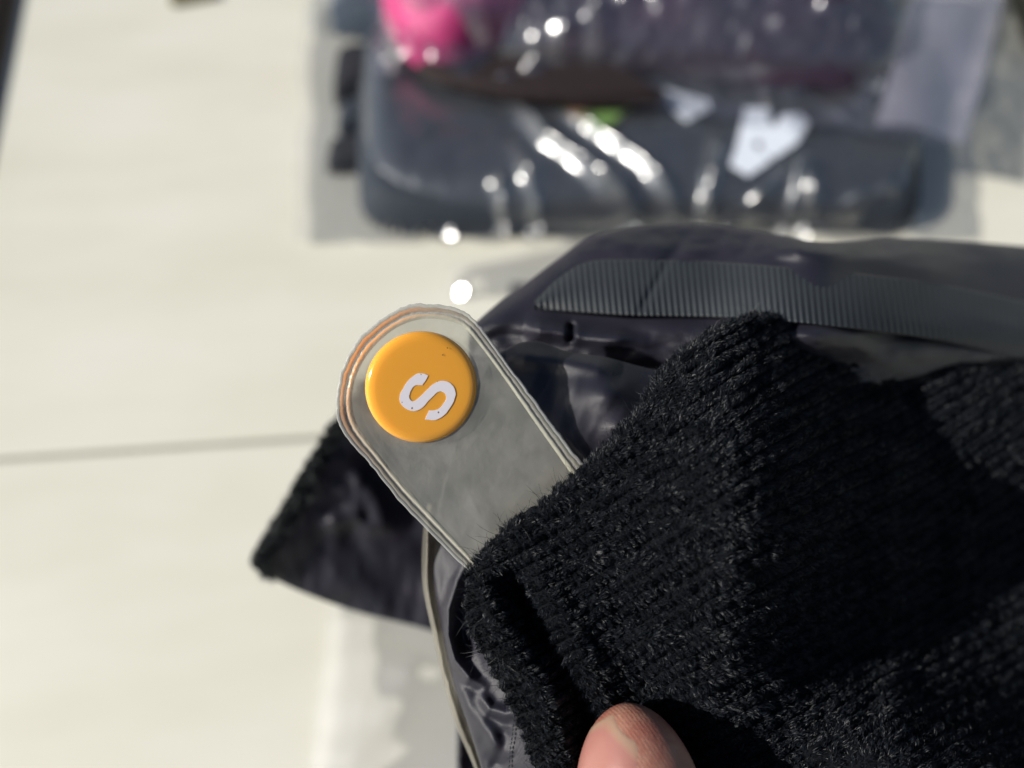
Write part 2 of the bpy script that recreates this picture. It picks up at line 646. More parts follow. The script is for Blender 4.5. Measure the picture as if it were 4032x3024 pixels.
c3 = lambda pts: [(2400 + a * .738, b * .738) for a, b in pts]
poly_print("printed_letter", c3([(718, 585), (848, 588), (850, 655), (872, 690), (915, 625), (1010, 615), (1060, 665), (1005, 765), (865, 862), (806, 800), (810, 762), (774, 762), (770, 800), (800, 806),
                                (858, 868), (738, 948), (642, 890), (690, 720)]), H1 + 0.0025, M_white, bag1)
poly_print("printed_letter", c3([(290, 480), (520, 545), (535, 590), (410, 655), (335, 600)]), H1 + 0.0025, M_white, bag1)
mg, n_, l_, b_ = mat("camo_print")
r_ = ramp(n_, l_, noise_n(n_, l_, tc(n_, l_, 1), 55, 2).outputs[0], [(0.40, (0.13, 0.24, 0.07)), (0.52, (0.16, 0.27, 0.09)), (0.60, (0.46, 0.20, 0.12))])
l_.new(r_.outputs[0], b_.inputs["Base Color"])
c2 = lambda pts: [(1000 + a * .7233, b * .7233) for a, b in pts]
poly_print("green_print", c2([(1630, 560), (2140, 520), (2000, 640), (1880, 735), (1740, 650)]), H1 + 0.0025, mg, bag1)

# its film
x, y, uu, vv = quad_sheet([F(1180, 40), F(3800, 40), F(3860, 985), F(1120, 990)], 460, 250)
z, dd_ = slab_profile(x, y, LQ, H1, 0.016, 0.02, 2.0)
rl = [([(2030, 400), (2150, 560), (2330, 680), (2480, 770), (2620, 860)], 0.0030, 0.0075),
      ([(2200, 430), (2400, 560), (2520, 640), (2640, 750), (2760, 870)], 0.0028, 0.0060),
      ([(2830, 520), (2800, 640), (2790, 760), (2785, 880)], 0.0024, 0.0055),
      ([(1960, 690), (1990, 800), (2040, 960)], 0.0026, 0.0055),
      ([(1630, 800), (1680, 890), (1770, 990)], 0.0026, 0.0050),
      ([(1740, 760), (1840, 870), (1900, 960)], 0.0026, 0.0045),
      ([(2020, 560), (2100, 740), (2180, 880), (2190, 960)], 0.0028, 0.0050),
      ([(3120, 620), (3170, 680), (3220, 790), (3300, 850)], 0.0026, 0.0055),
      ([(3130, 640), (3140, 760), (3150, 850)], 0.0024, 0.0035),
      ([(3240, 800), (3420, 750), (3560, 720)], 0.0026, 0.0040),
      ([(2860, 830), (3000, 750), (3140, 650)], 0.0026, 0.0040),
      ([(3560, 860), (3640, 800), (3700, 730)], 0.0026, 0.0050),
      ([(1230, 960), (1290, 880), (1350, 810)], 0.0028, 0.0050),
      ([(1400, 880), (1430, 930), (1470, 980)], 0.0024, 0.0045),
      ([(1300, 940), (1340, 985), (1400, 1000)], 0.0026, 0.0035)]
z = z + 0.0030 + ridges(x, y, rl, H1 * 1.2)
z = z + 0.0012 * np.abs(fbm(x * 60 + 3, y * 60, 3) - 0.5) * 2 + 0.0018 * (fbm(x * 26, y * 40 + 9, 2) - 0.3) * sstep(y, F(2000, 500).y, F(2000, 800).y).clip(0.15, 1)
ew = (fbm(uu * 5 + 5, vv * 4, 2) - 0.5) * 0.02
mk = (uu > 0.012 + ew) & (uu < 0.985 + ew * .5) & (vv < 0.975 + ew)
height_obj("plastic_film", x, y, np.maximum(z, 0.0016), M_film, bag1, mask=mk)

# upper bag
HB = 0.030
base = F(2600, 150)
bag2 = empty("bagged_garment", (base.x, base.y, 0.024))
tag(bag2, "dark plum and bright pink garment in crinkled plastic, stacked on the navy one", "bagged garment")
HT = 0.052
UQ = [F(1790, 190, 0.04), F(2300, 235, 0.04), F(3000, 300, 0.04), F(3420, 360, 0.04), F(3700, -260, 0.04), F(1560, -260, 0.04)]
x, y, uu, vv = quad_sheet([F(1400, -300), F(4000, -300), F(3900, 700), F(1400, 700)], 260, 160)
z, dd_ = slab_profile(x, y, UQ, HT - HB, 0.040, 0.016, 1.8)
height_obj("garment", x, y, HB + z + (fbm(x * 20, y * 34 + 4, 2) - 0.5) * 0.014 * sstep(dd_, 0, 0.02), M_purple, bag2, mask=dd_ > 0.0004)
PQ = [F(1490, 10, HT - 0.006), F(1610, 150, HT - 0.006), F(1790, 175, HT - .006), F(2010, 40, HT), F(2180, -60, HT), F(2180, -220, HT), F(1480, -220, HT)]
z2, d2 = slab_profile(x, y, PQ, HT - HB + 0.003, 0.020, 0.008)
height_obj("pink_garment", x, y, HB + z2 + (fbm(x * 50 + 8, y * 50) - 0.5) * 0.010 * sstep(d2, 0, 0.01), M_pink, bag2, mask=d2 > 0.0004)
MQ = [F(1640, 268, 0.034), F(1900, 345, 0.034), F(2250, 384, 0.034), F(2500, 388, 0.034), F(2700, 378, 0.034), F(2560, 300, 0.034), F(2200, 80, 0.034), F(1640, 80, 0.034)]
z3, d3 = slab_profile(x, y, MQ, 0.006, 0.005, 0.006)
height_obj("maroon_shaded_gap", x, y, 0.0285 + z3, M_maroon_shade, bag2, mask=d3 > 0.0003)  # maroon slab that also stands for the shadow under the upper bag's overhang
# film of the upper bag
x, y, uu, vv = quad_sheet([F(1440, -300, 0.03), F(4020, -300, 0.03), F(3790, 610, 0.025), F(1440, 300, 0.03)], 460, 260)
rl_dummy = 0
FQ = [F(1600, 240, 0.036), F(1760, 245, 0.036), F(2300, 320, 0.034), F(3000, 450, 0.034), F(3440, 505, 0.034), F(3720, -280, 0.04), F(1500, -280, 0.04)]
z, dd_ = slab_profile(x, y, FQ, HT - HB + 0.004, 0.024, 0.012, 2.0)
pk = slab_profile(x, y, [F(1500, 170, HT - 0.006), F(1640, 262, HT - .006), F(1850, 230, HT - .006), F(2090, -40, HT), F(1980, -280, HT), F(1480, -280, HT)], 0.013, 0.018, 0.008, 2.0)[0]
rl = [([(1560, -40), (1540, 80), (1560, 200)], 0.0030, 0.0050),
      ([(1640, -60), (1620, 60), (1600, 180)], 0.0028, 0.0050),
      ([(1500, 220), (1560, 240), (1640, 225)], 0.003, 0.0045),
      ([(2100, 250), (2330, 300), (2560, 290), (2800, 320), (2960, 380)], 0.004, 0.0050),
      ([(3080, 190), (3075, 260), (3070, 330)], 0.0028, 0.0055),
      ([(2870, 300), (2910, 370), (2960, 430)], 0.0028, 0.0050),
      ([(3070, 330), (3200, 400), (3320, 450)], 0.0028, 0.0045),
      ([(3460, 400), (3500, 450), (3540, 520)], 0.0026, 0.0045),
      ([(3150, 340), (3300, 350), (3420, 380)], 0.003, 0.0035),
      ([(3190, 40), (3230, 60), (3300, 60)], 0.003, 0.0040),
      ([(1780, 240), (2100, 130), (2450, 40), (2750, -30)], 0.006, 0.007), ([(3400, 330), (3560, 180), (3680, 20)], 0.008, 0.006)]
z = z + pk + ridges(x, y, rl, HT)
z = z + 0.0040 * np.abs(fbm(x * 75 + 3, y * 75, 3) - 0.5) * 2 + 0.0048 * np.abs(fbm(x * 150 + 3, y * 150, 2) - 0.5) * 2 * sstep(-x, 0.01, 0.05) + 0.002 * (fbm(x * 30, y * 30 + 9, 2) - 0.3)
ew = (fbm(uu * 4 + 5, vv * 5, 2) - 0.5) * 0.012
mk = (uu > 0.012 + ew) & (uu < 0.99 + ew * .3) & (vv < 0.985 + ew)
zz = HB - 0.002 + z
height_obj("plastic_film", x, y, zz, M_film2, bag2, mask=mk)
# its flat sealed flap on the right
x, y, uu, vv = quad_sheet([F(3640, -200, HB), F(3985, -200, HB), F(3785, 588, HB), F(3420, 545, HB)], 60, 110)
height_obj("bag_flap", x, y, HB + 0.0045 + 0.004 * fbm(x * 40, y * 14, 2) + 0.002 * np.sin(uu * 5), film_mat("flap_film", haze=0.24, gloss=0.05, rough=0.3, hazecol=(0.55, 0.53, 0.66), broad=0.05), bag2)
# third bag, a corner at the upper left
bag3 = empty("bagged_garment", tuple(F(1400, 30)))
tag(bag3, "corner of a slate blue garment in film, left of the pink one at top", "bagged garment")
x, y, uu, vv = quad_sheet([F(1150, -200), F(1800, -200), F(1800, 170), F(1150, 170)], 90, 60)
z, d_ = slab_profile(x, y, [F(1290, 75, .01), F(1440, 105, .01), F(1760, 105, .01), F(1760, -190, .01), F(1345, -190, .01)], 0.022, 0.010, 0.005)
height_obj("garment", x, y, z + 0.001, M_teal, bag3, mask=d_ > 0.0004)
z, d_ = slab_profile(x, y, [F(1240, 120, .01), F(1760, 135, .01), F(1760, -190, .01), F(1290, -190, .01)], 0.023, 0.030, 0.01)
height_obj("plastic_film", x, y, z + 0.0025 + 0.002 * fbm(x * 60, y * 60), M_film, bag3, mask=(uu > 0.08) & (vv < 0.93))

# empty plastic bag on the floor, lower left of centre
fb = empty("plastic_bag", tuple(F(1500, 2800)))
tag(fb, "empty clear plastic bag lying flat on the floor below the jacket's pointed corner", "plastic bag")
x, y, uu, vv = quad_sheet([F(1330, 2150), F(2500, 2150), F(2500, 3500), F(1180, 3500)], 220, 220)
z = 0.0012 + 0.0025 * (1 - np.exp(-uu * 2.5)) + 0.0016 * fbm(x * 20, y * 10, 2)
z = z + ridges(x, y, [([(1660, 2560), (1540, 2800), (1460, 2920), (1330, 3100)], 0.009, 0.004), ([(1380, 2350), (1360, 2700), (1320, 3100)], 0.008, 0.0025), ([(1480, 2400), (1440, 2700), (1400, 3100)], 0.008, 0.002)], 0.004)
height_obj("film", x, y, z, M_film_floor, fb)
# small scrap of film with a sun glint
g0 = F(1815, 1150, 0.004)
sc = empty("film_scrap", (g0.x, g0.y, 0))
tag(sc, "small curled scrap of clear film glinting white on the floor just above the size tab", "plastic scrap")
x, y, uu, vv = quad_sheet([F(1780, 1000), F(2250, 950), F(2250, 1190), F(1740, 1200)], 60, 40)
height_obj("film", x, y, 0.002 + 0.004 * fbm(x * 60, y * 60 + 3, 2), film_mat("scrap_film", haze=0.05, gloss=0.05, rough=0.3), sc, mask=(vv + uu * .3 > 0.35) & (vv < 0.9))
view = (Vector((0, 0, CAM_H)) - g0).normalized()
hv = (view + sun_dir).normalized()
ax = hv.cross(Vector((0, 0, 1))).normalized()
ay = hv.cross(ax).normalized()
ring = []
for k in range(16):
    a = k / 16 * 2 * math.pi
    ring.append(Vector((0, 0, 0)) + ax * 0.0016 * math.cos(a) + ay * 0.0022 * math.sin(a))
vsx = [g0 + hv * 0.00001] + [g0 + p for p in ring] + [Vector((g0.x + p.x * 1.3, g0.y + p.y * 1.3, 0.002)) for p in ring]
fs = [(0, 1 + k, 1 + (k + 1) % 16) for k in range(16)] + [(1 + k, 17 + k, 17 + (k + 1) % 16, 1 + (k + 1) % 16) for k in range(16)]
o = mesh_obj("curled_tip", vsx, fs, film_mat("tip_film", haze=0.05, gloss=0.30, rough=0.2, bumpd=0.0), None, smooth=False)
keep(o, sc)

# ------------------------------------------------------------------ jacket
jr = P(2900, 2400, 150)
jacket = empty("jacket", (float(jr[0]), float(jr[1]), 0.0))
tag(jacket, "black jacket with curly fleece facing, satin lining and ribbed neck tape", "jacket")


def sheet(name, ctrl, nr, nc, m, parent, disp=None, thick=0.0006, twill=1.0, clamp=None):
    g = dense(ctrl, nr, nc)
    px, py, d = g[..., 0], g[..., 1], g[..., 2]
    if disp is not None:
        d = d + disp(px, py)
    if clamp is not None:
        d = np.maximum(d, clamp(px, py))
    V = P(px, py, d)
    V[..., 2] = np.maximum(V[..., 2], 0.002)
    f = np.ascontiguousarray(grid_faces(nr, nc)[:, ::-1])
    uv = np.stack([px / 27.4, py / 27.4], -1) * twill
    o = mesh_obj(name, V, f, m, uv=uv)
    if thick:
        md = o.modifiers.new("thickness", 'SOLIDIFY')
        md.thickness = thick
        md.offset = -1
    keep(o, parent)
    return o, V


def fold(px, py, pts, wd, amp):
    d, t = pdist(px, py, pts)
    tp = np.minimum(1, np.minimum(t, 1 - t) * 5 + 0.1)
    return -amp * tp * np.exp(-(d / wd) ** 2)


# collar / back lining, rises to the silhouette at the top
def dcol(px, py):
    d = 126 + 0.036 * np.maximum(0, 1300 - py) + 0.022 * np.maximum(0, py - 1330)
    d = d + 0.038 * np.maximum(0, px - 3330) - 5.5 * np.exp(-((px - 3180) / 230) ** 2) * sstep(py, 1500, 1300) + 0.006 * np.maximum(0, 2500 - px)
    return d


def col_disp(px, py):
    z = (fbm(px / 70 + 2, py / 40, 2) - 0.5) * 0.9 * (1 - sstep(py, 985, 1040) * (1 - sstep(py, 1270, 1330))) + (fbm(px / 240 + 2, py / 130, 2) - 0.5) * 4.0 * sstep(py, 860, 960) * (1 - 0.85 * sstep(py, 980, 1040) * (1 - sstep(py, 1270, 1330)))
    z = z + fold(px, py, [(2720, 900), (2640, 1010), (2590, 1100), (2500, 1240)], 26, -0.6)
    z = z + fold(px, py, [(2060, 1300), (2180, 1305), (2330, 1330), (2560, 1345)], 34, 3.0)
    z = z + fold(px, py, [(2250, 1270), (2245, 1350)], 14, -3.0)
    z = z + fold(px, py, [(3000, 960), (3400, 1010), (3800, 1090)], 50, 2.0)
    return z


xs = [1850, 1960, 2080, 2200, 2330, 2550, 2800, 3050, 3250, 3500, 3800, 4100, 4500]
ty = [1290, 1195, 1110, 1020, 935, 892, 888, 925, 958, 942, 955, 978, 1010]
xs_a, ty_a = np.array(xs, float), np.array(ty, float)
ctrl = []
for off, dd0 in ((260, 130), (120, 60), (30, 14), (6, 5)):
    ctrl.append([(a + (30 if k == 0 else 0), b + off, float(dcol(a, b)) + dd0) for k, (a, b) in enumerate(zip(xs, ty))])
ctrl.append([(a, b, float(dcol(a, b)) + 1) for a, b in zip(xs, ty)])
for k, f in enumerate((0.12, 0.3, 0.5, 0.75, 1.0)):
    row = []
    for a, b in zip(xs, ty):
        yb = 1480
        yy = b + (yb - b) * f
        row.append((a + (1950 - a) * 0 - 0, yy, float(dcol(a, yy)) - (1.5 if k < 2 else 0)))
    ctrl.append(row)
for yy in (1800, 2300, 2900, 3600):
    ctrl.append([(max(a, 1950 + (yy - 1480) * .12), yy, float(dcol(a, yy)) + 4) for a in xs])
col_o, _ = sheet("back_lining", ctrl, 330, 260, M_satin, jacket, col_disp)

# ribbed neck tape
mt, n_, l_, b_ = mat("ribbed_tape")
r_ = ramp(n_, l_, noise_n(n_, l_, tc(n_, l_, 1), 60, 3).outputs[0], [(0.3, (0.016, 0.021, 0.027)), (0.7, (0.025, 0.031, 0.038))])
l_.new(r_.outputs[0], b_.inputs["Base Color"])
b_.inputs["Roughness"].default_value = 0.6
b_.inputs["Sheen Weight"].default_value = 0.03
tx = [2105, 2200, 2320, 2500, 2800, 3100, 3400, 3700, 4000, 4300]
tt = [1185, 1095, 1030, 1022, 1030, 1052, 1080, 1120, 1180, 1250]
tb = [1218, 1222, 1230, 1240, 1246, 1264, 1296, 1340, 1410, 1490]
ctrl = [[(a, t_ + (b_y - t_) * f, float(dcol(a, t_ + (b_y - t_) * f)) - 1.9 - 1.2 * math.sin(f * math.pi)) for a, t_, b_y in zip(tx, tt, tb)] for f in (0, .25, .5, .75, 1)]
tape_o, _ = sheet("neck_tape", ctrl, 30, 1000, mt, jacket,
                  lambda px, py: 0.12 * np.cos((px + 0.10 * (1130 - py)) / 24.5 * 2 * np.pi) + fold(px, py, [(2640, 1010), (2590, 1100), (2505, 1250)], 16, -0.45) + (fbm(px / 300, py / 300, 2) - .5) * 0.8, thick=0.0004)

# long satin fold under the size tab and along the fleece edge
LE = [(1925, 1420), (1850, 1570), (1790, 1750), (1735, 1950), (1698, 2150), (1704, 2300), (1741, 2500), (1787, 2700), (1845, 2870), (1895, 3030), (1950, 3250)]


def lin_disp(px, py):
    z = (fbm(px / 190 + 7, py / 260 + 3, 2) - 0.5) * 2.6 + (fbm((px + py * .5) / 46, (py - px * .4) / 130, 2) - 0.5) * 0.25
    z = z + fold(px, py, [(1850, 2180), (1800, 2290), (1765, 2400), (1762, 2500), (1790, 2600), (1850, 2670), (1925, 2715)], 24, 1.9)
    z = z + fold(px, py, [(1870, 2290), (1835, 2400), (1825, 2500), (1850, 2600)], 30, -2.6)
    z = z + fold(px, py, [(1800, 2650), (1850, 2780), (1920, 2880), (2000, 3000)], 40, 1.5)
    z = z + fold(px, py, [(1880, 2720), (1930, 2790), (1990, 2810), (2060, 2800)], 26, 1.3)
    z = z + fold(px, py, [(1990, 2860), (1960, 3040)], 30, -0.6)
    z = z - 1.5 * gauss(px, py, 2395, 1545, 75, 60) - 1.3 * gauss(px, py, 2440, 1680, 80, 50) + 1.0 * gauss(px, py, 2250, 1600, 110, 90)
    z = z + fold(px, py, [(1990, 1400), (2200, 1420), (2450, 1460)], 40, 1.5)
    return z


def behind_tab(px, py):
    """the satin never comes in front of the size tab"""
    xr = np.interp(py, [1250, 1500, 1836, 2080, 2400], [1865, 2050, 2307, 2480, 2640])
    a = (px - 1663) * 0.0046 + (py - 1523) * 0.0016
    return 106.0 + a + 0.9 * sstep(py, 1700, 2300) + 2.6 - 12 * sstep(px - xr, 0, 150) - 12 * sstep(py - (px - 1250) * 1.5 - 950, 0, 250)


XE = [float(np.interp(b, [2100, 2270, 2470, 2660, 2860, 3060, 3300], [1960, 1842, 1852, 1950, 2050, 2112, 2180])) for a, b in LE]
ctrl = []
wid = [2700, 2700, 2650, 2600, 2560, 2500, 2500, 2550, 2600, 2650, 2700]
topoff = [0, -30, -60, -62, -30, -14, 0, 40, 60]
fr = [0, .06, .15, .25, .36, .48, .6, .8, 1]
dl = [117, 114.5, 113.5, 115, 120, 120.5, 119.5, 118, 116, 114.5, 113]
for r_i, ((lx, ly), wx, d0) in enumerate(zip(LE, wid, dl)):
    row = [(lx + 26, ly + 4, d0 + 14), (lx + 6, ly + 2, d0 + 5.5), (lx + 2, ly, d0 + 2.2)]
    for k, f in enumerate(fr):
        oy = topoff[k] if r_i == 0 else topoff[k] * max(0, 1 - r_i * .25)
        row.append((lx + 8 + (wx - lx) * f, ly + oy, d0 - (0 if r_i < 4 else 0.019 * min((wx - lx) * f, 270)) - (3.2 if 0 < r_i < 4 else 1.0 if r_i == 0 else 0) * float(sstep(f, .15, .6)) + (0 if f < .5 else (f - .5) * 8) + (0 if r_i < 4 else 16 * float(sstep(lx + 8 + (wx - lx) * f, XE[r_i] + 70, XE[r_i] + 210)))))
    ctrl.append(row)
top_rows = [[(a, b + 60, c + 30) for a, b, c in ctrl[0]], [(a, b + 14, c + 8) for a, b, c in ctrl[0]], [(a, b + 2, c + 2.5) for a, b, c in ctrl[0]]]
lin_o, _ = sheet("lining_fold", top_rows + ctrl, 420, 240, M_satin, jacket, lin_disp, clamp=behind_tab)
# deeper lining layer seen below
ctrl = [[(x_, y_, d_ + 0.004 * abs(x_ - 1812)) for x_ in (1840, 1815, 1812, 1850, 1950, 2100)] for y_, d_ in ((2700, 168), (2850, 162), (2950, 160), (3100, 160), (3300, 165))]
for row in ctrl:
    row[0] = (row[0][0], row[0][1], row[0][2] + 10)
sheet("inner_lining", ctrl, 60, 40, M_satin, jacket, lambda px, py: (fbm(px / 60, py / 90, 2) - .5) * 4)

# body of the jacket heaped on the floor below the part that is held up
def floor_depth(px, py):
    return CAM_H * 1000 / (cT + (py - 1512) / FPX * sT)


ctrl = []
bys = [1130, 1200, 1500, 1900, 2400, 3000, 3700, 4500, 4700]
bxs = [2010, 2060, 2300, 2700, 3200, 3800, 4500, 5200, 5400]
kk = [0, .30, .75, .9, 1, 1, .85, .35, 0]
for yi, by in enumerate(bys):
    row = []
    for xi, bx in enumerate(bxs):
        fd = floor_depth(bx, by)
        row.append((bx, by, fd - (fd - 178) * min(kk[yi], 1) * kk[xi] * .95))
    ctrl.append(row)
sheet("body", ctrl, 120, 120, M_satin, jacket, lambda px, py: (fbm(px / 260, py / 260 + 3, 3) - .5) * 16)

# stitching on the lining
sp = [(2026, 2790), (2022, 2840), (2016, 2900), (2008, 2960), (2003, 3030), (1998, 3120)]
spd = catmull(sp, 200)
seg = np.r_[0, np.cumsum(np.hypot(*np.diff(spd, axis=0).T))]
sv, sf = [], []
Vl = np.array([])
gl = dense(top_rows + ctrl if False else top_rows, 3, 3) if False else None


def depth_lookup(Vw):
    """inverse of P for the stored lining vertices -> px,py,d arrays"""
    q = Vw - np.array([0, 0, CAM_H])
    yc = q[..., 1] * cT + q[..., 2] * sT
    zc = -q[..., 1] * sT + q[..., 2] * cT
    d = -zc
    return 2016 + q[..., 0] / d * FPX, 1512 - yc / d * FPX, d * 1000


lpx, lpy, ld = depth_lookup(_)


def lin_depth(a, b):
    m_ = (np.abs(lpx - a) < 25) & (np.abs(lpy - b) < 25)
    if not m_.any():
        return 113
    return float(np.min(ld[m_]))


lpx, lpy, ld = depth_lookup(np.array([v.co[:] for v in lin_o.data.vertices]))
pos = 4
while pos < seg[-1] - 16:
    i0, i1 = np.searchsorted(seg, [pos, pos + 13])
    a, b = spd[i0], spd[min(i1, 199)]
    da, db = lin_depth(*a) - .12, lin_depth(*b) - .12
    pa, pb = Vector(P(a[0], a[1], da)), Vector(P(b[0], b[1], db))
    ax = (pb - pa).normalized()
    s1 = ax.orthogonal().normalized()
    s2 = ax.cross(s1)
    b0 = len(sv)
    for tt_, rr_ in ((0, .3), (.25, 1), (.75, 1), (1, .3)):
        c = pa.lerp(pb, tt_)
        for k in range(6):
            an = k * math.pi / 3
            sv.append(c + (s1 * math.cos(an) + s2 * math.sin(an)) * 0.00011 * rr_)
    for i in range(3):
        for k in range(6):
            sf.append((b0 + i * 6 + k, b0 + i * 6 + (k + 1) % 6, b0 + (i + 1) * 6 + (k + 1) % 6, b0 + (i + 1) * 6 + k))
    pos += 18
o = mesh_obj("stitching", sv, sf, M_thread)
keep(o, lin_o)
o.matrix_parent_inverse = Matrix.Identity(4)
o.parent = jacket
keep(o, jacket)
o["kind"] = "stuff"

# clear film edge running beside the lining
fl = empty("film_edge", tuple(float(v) for v in P(1700, 2500, 121)))
tag(fl, "narrow strip of clear film folded along the left edge of the shiny satin fold", "plastic film")
FE = [(1682, 1990, 48), (1664, 2120, 48), (1664, 2300, 46), (1704, 2500, 42), (1750, 2700, 38), (1796, 2860, 50), (1868, 3030, 40), (1930, 3240, 40)]
ctrl = [[(a + f * wd_, b, 122 - 4 * math.sin(f * math.pi) + 2 * f) for f in (0, .15, .35, .55, .75, 1)] for a, b, wd_ in FE]
sheet("film", ctrl, 120, 50, film_mat("film_edge_mat", haze=0.12, gloss=0.04, rough=0.3, hazecol=(0.26, 0.24, 0.19), tint=(0.72, 0.70, 0.65), bumpd=0.0002), fl,
      lambda px, py: 1.2 * np.cos((px - 0.28 * (py - 2000)) / 16) * .4 + (fbm(px / 30, py / 200, 2) - .5) * 2, thick=0.0001)

# pointed corner of the front edge, lower left
r0 = [(1440, 1500), (1600, 1490), (1750, 1490), (2000, 1490), (2600, 1500)]
r1 = [(1262, 1765), (1430, 1750), (1600, 1750), (1900, 1750), (2600, 1750)]
r2 = [(1132, 1990), (1330, 2000), (1550, 2000), (1900, 2000), (2600, 2000)]
r3 = [(1016, 2185), (1200, 2200), (1420, 2220), (1700, 2240), (2600, 2260)]
r4 = [(1022, 2240), (1180, 2310), (1400, 2385), (1680, 2455), (2050, 2550)]
r5 = [(1036, 2256), (1175, 2325), (1400, 2405), (1690, 2475), (2050, 2590)]
dep = [176, 180, 185, 189, 192]
ctrl = []
for r_i, rw in enumerate((r0, r1, r2, r3, r4, r5)):
    row = [(rw[0][0] + 40, rw[0][1], dep[0] + 12), (rw[0][0] + 6, rw[0][1], dep[0] + 5)]
    row += [(a, b, d_ + (1.5 if r_i == 4 else 4 if r_i == 5 else 0)) for (a, b), d_ in zip(rw, dep)]
    ctrl.append(row)
ctrl.append([(a, b - 20, c + 12) for a, b, c in ctrl[-1]])


def flap_disp(px, py):
    z = (fbm(px / 190, py / 190 + 5, 2) - .5) * 3.0 + (fbm(px / 60 + 4, py / 110, 2) - .5) * 1.3
    z = z + fold(px, py, [(1380, 1850), (1480, 1960), (1520, 2110)], 40, 2.2)
    z = z + fold(px, py, [(1250, 2060), (1400, 2040), (1490, 2110)], 34, 1.8)
    z = z + 1.2 * (fbm(px / 60, py / 200, 2) - .5) * sstep(py, 2250, 2400)
    return z


flap_o, flapV = sheet("front_corner", ctrl, 200, 160, M_satin, jacket, flap_disp)


PERIOD = 55.0


def row_phase(px, py):
    """knitted rows run up to the right across the facing"""
    return (px * 0.5 + py * 0.866) / PERIOD + (1.3 * np.sin(px / 190 + py / 400) + 2.2 * fbm(px / 300, py / 300, 2)) / (2 * np.pi) * 1.6


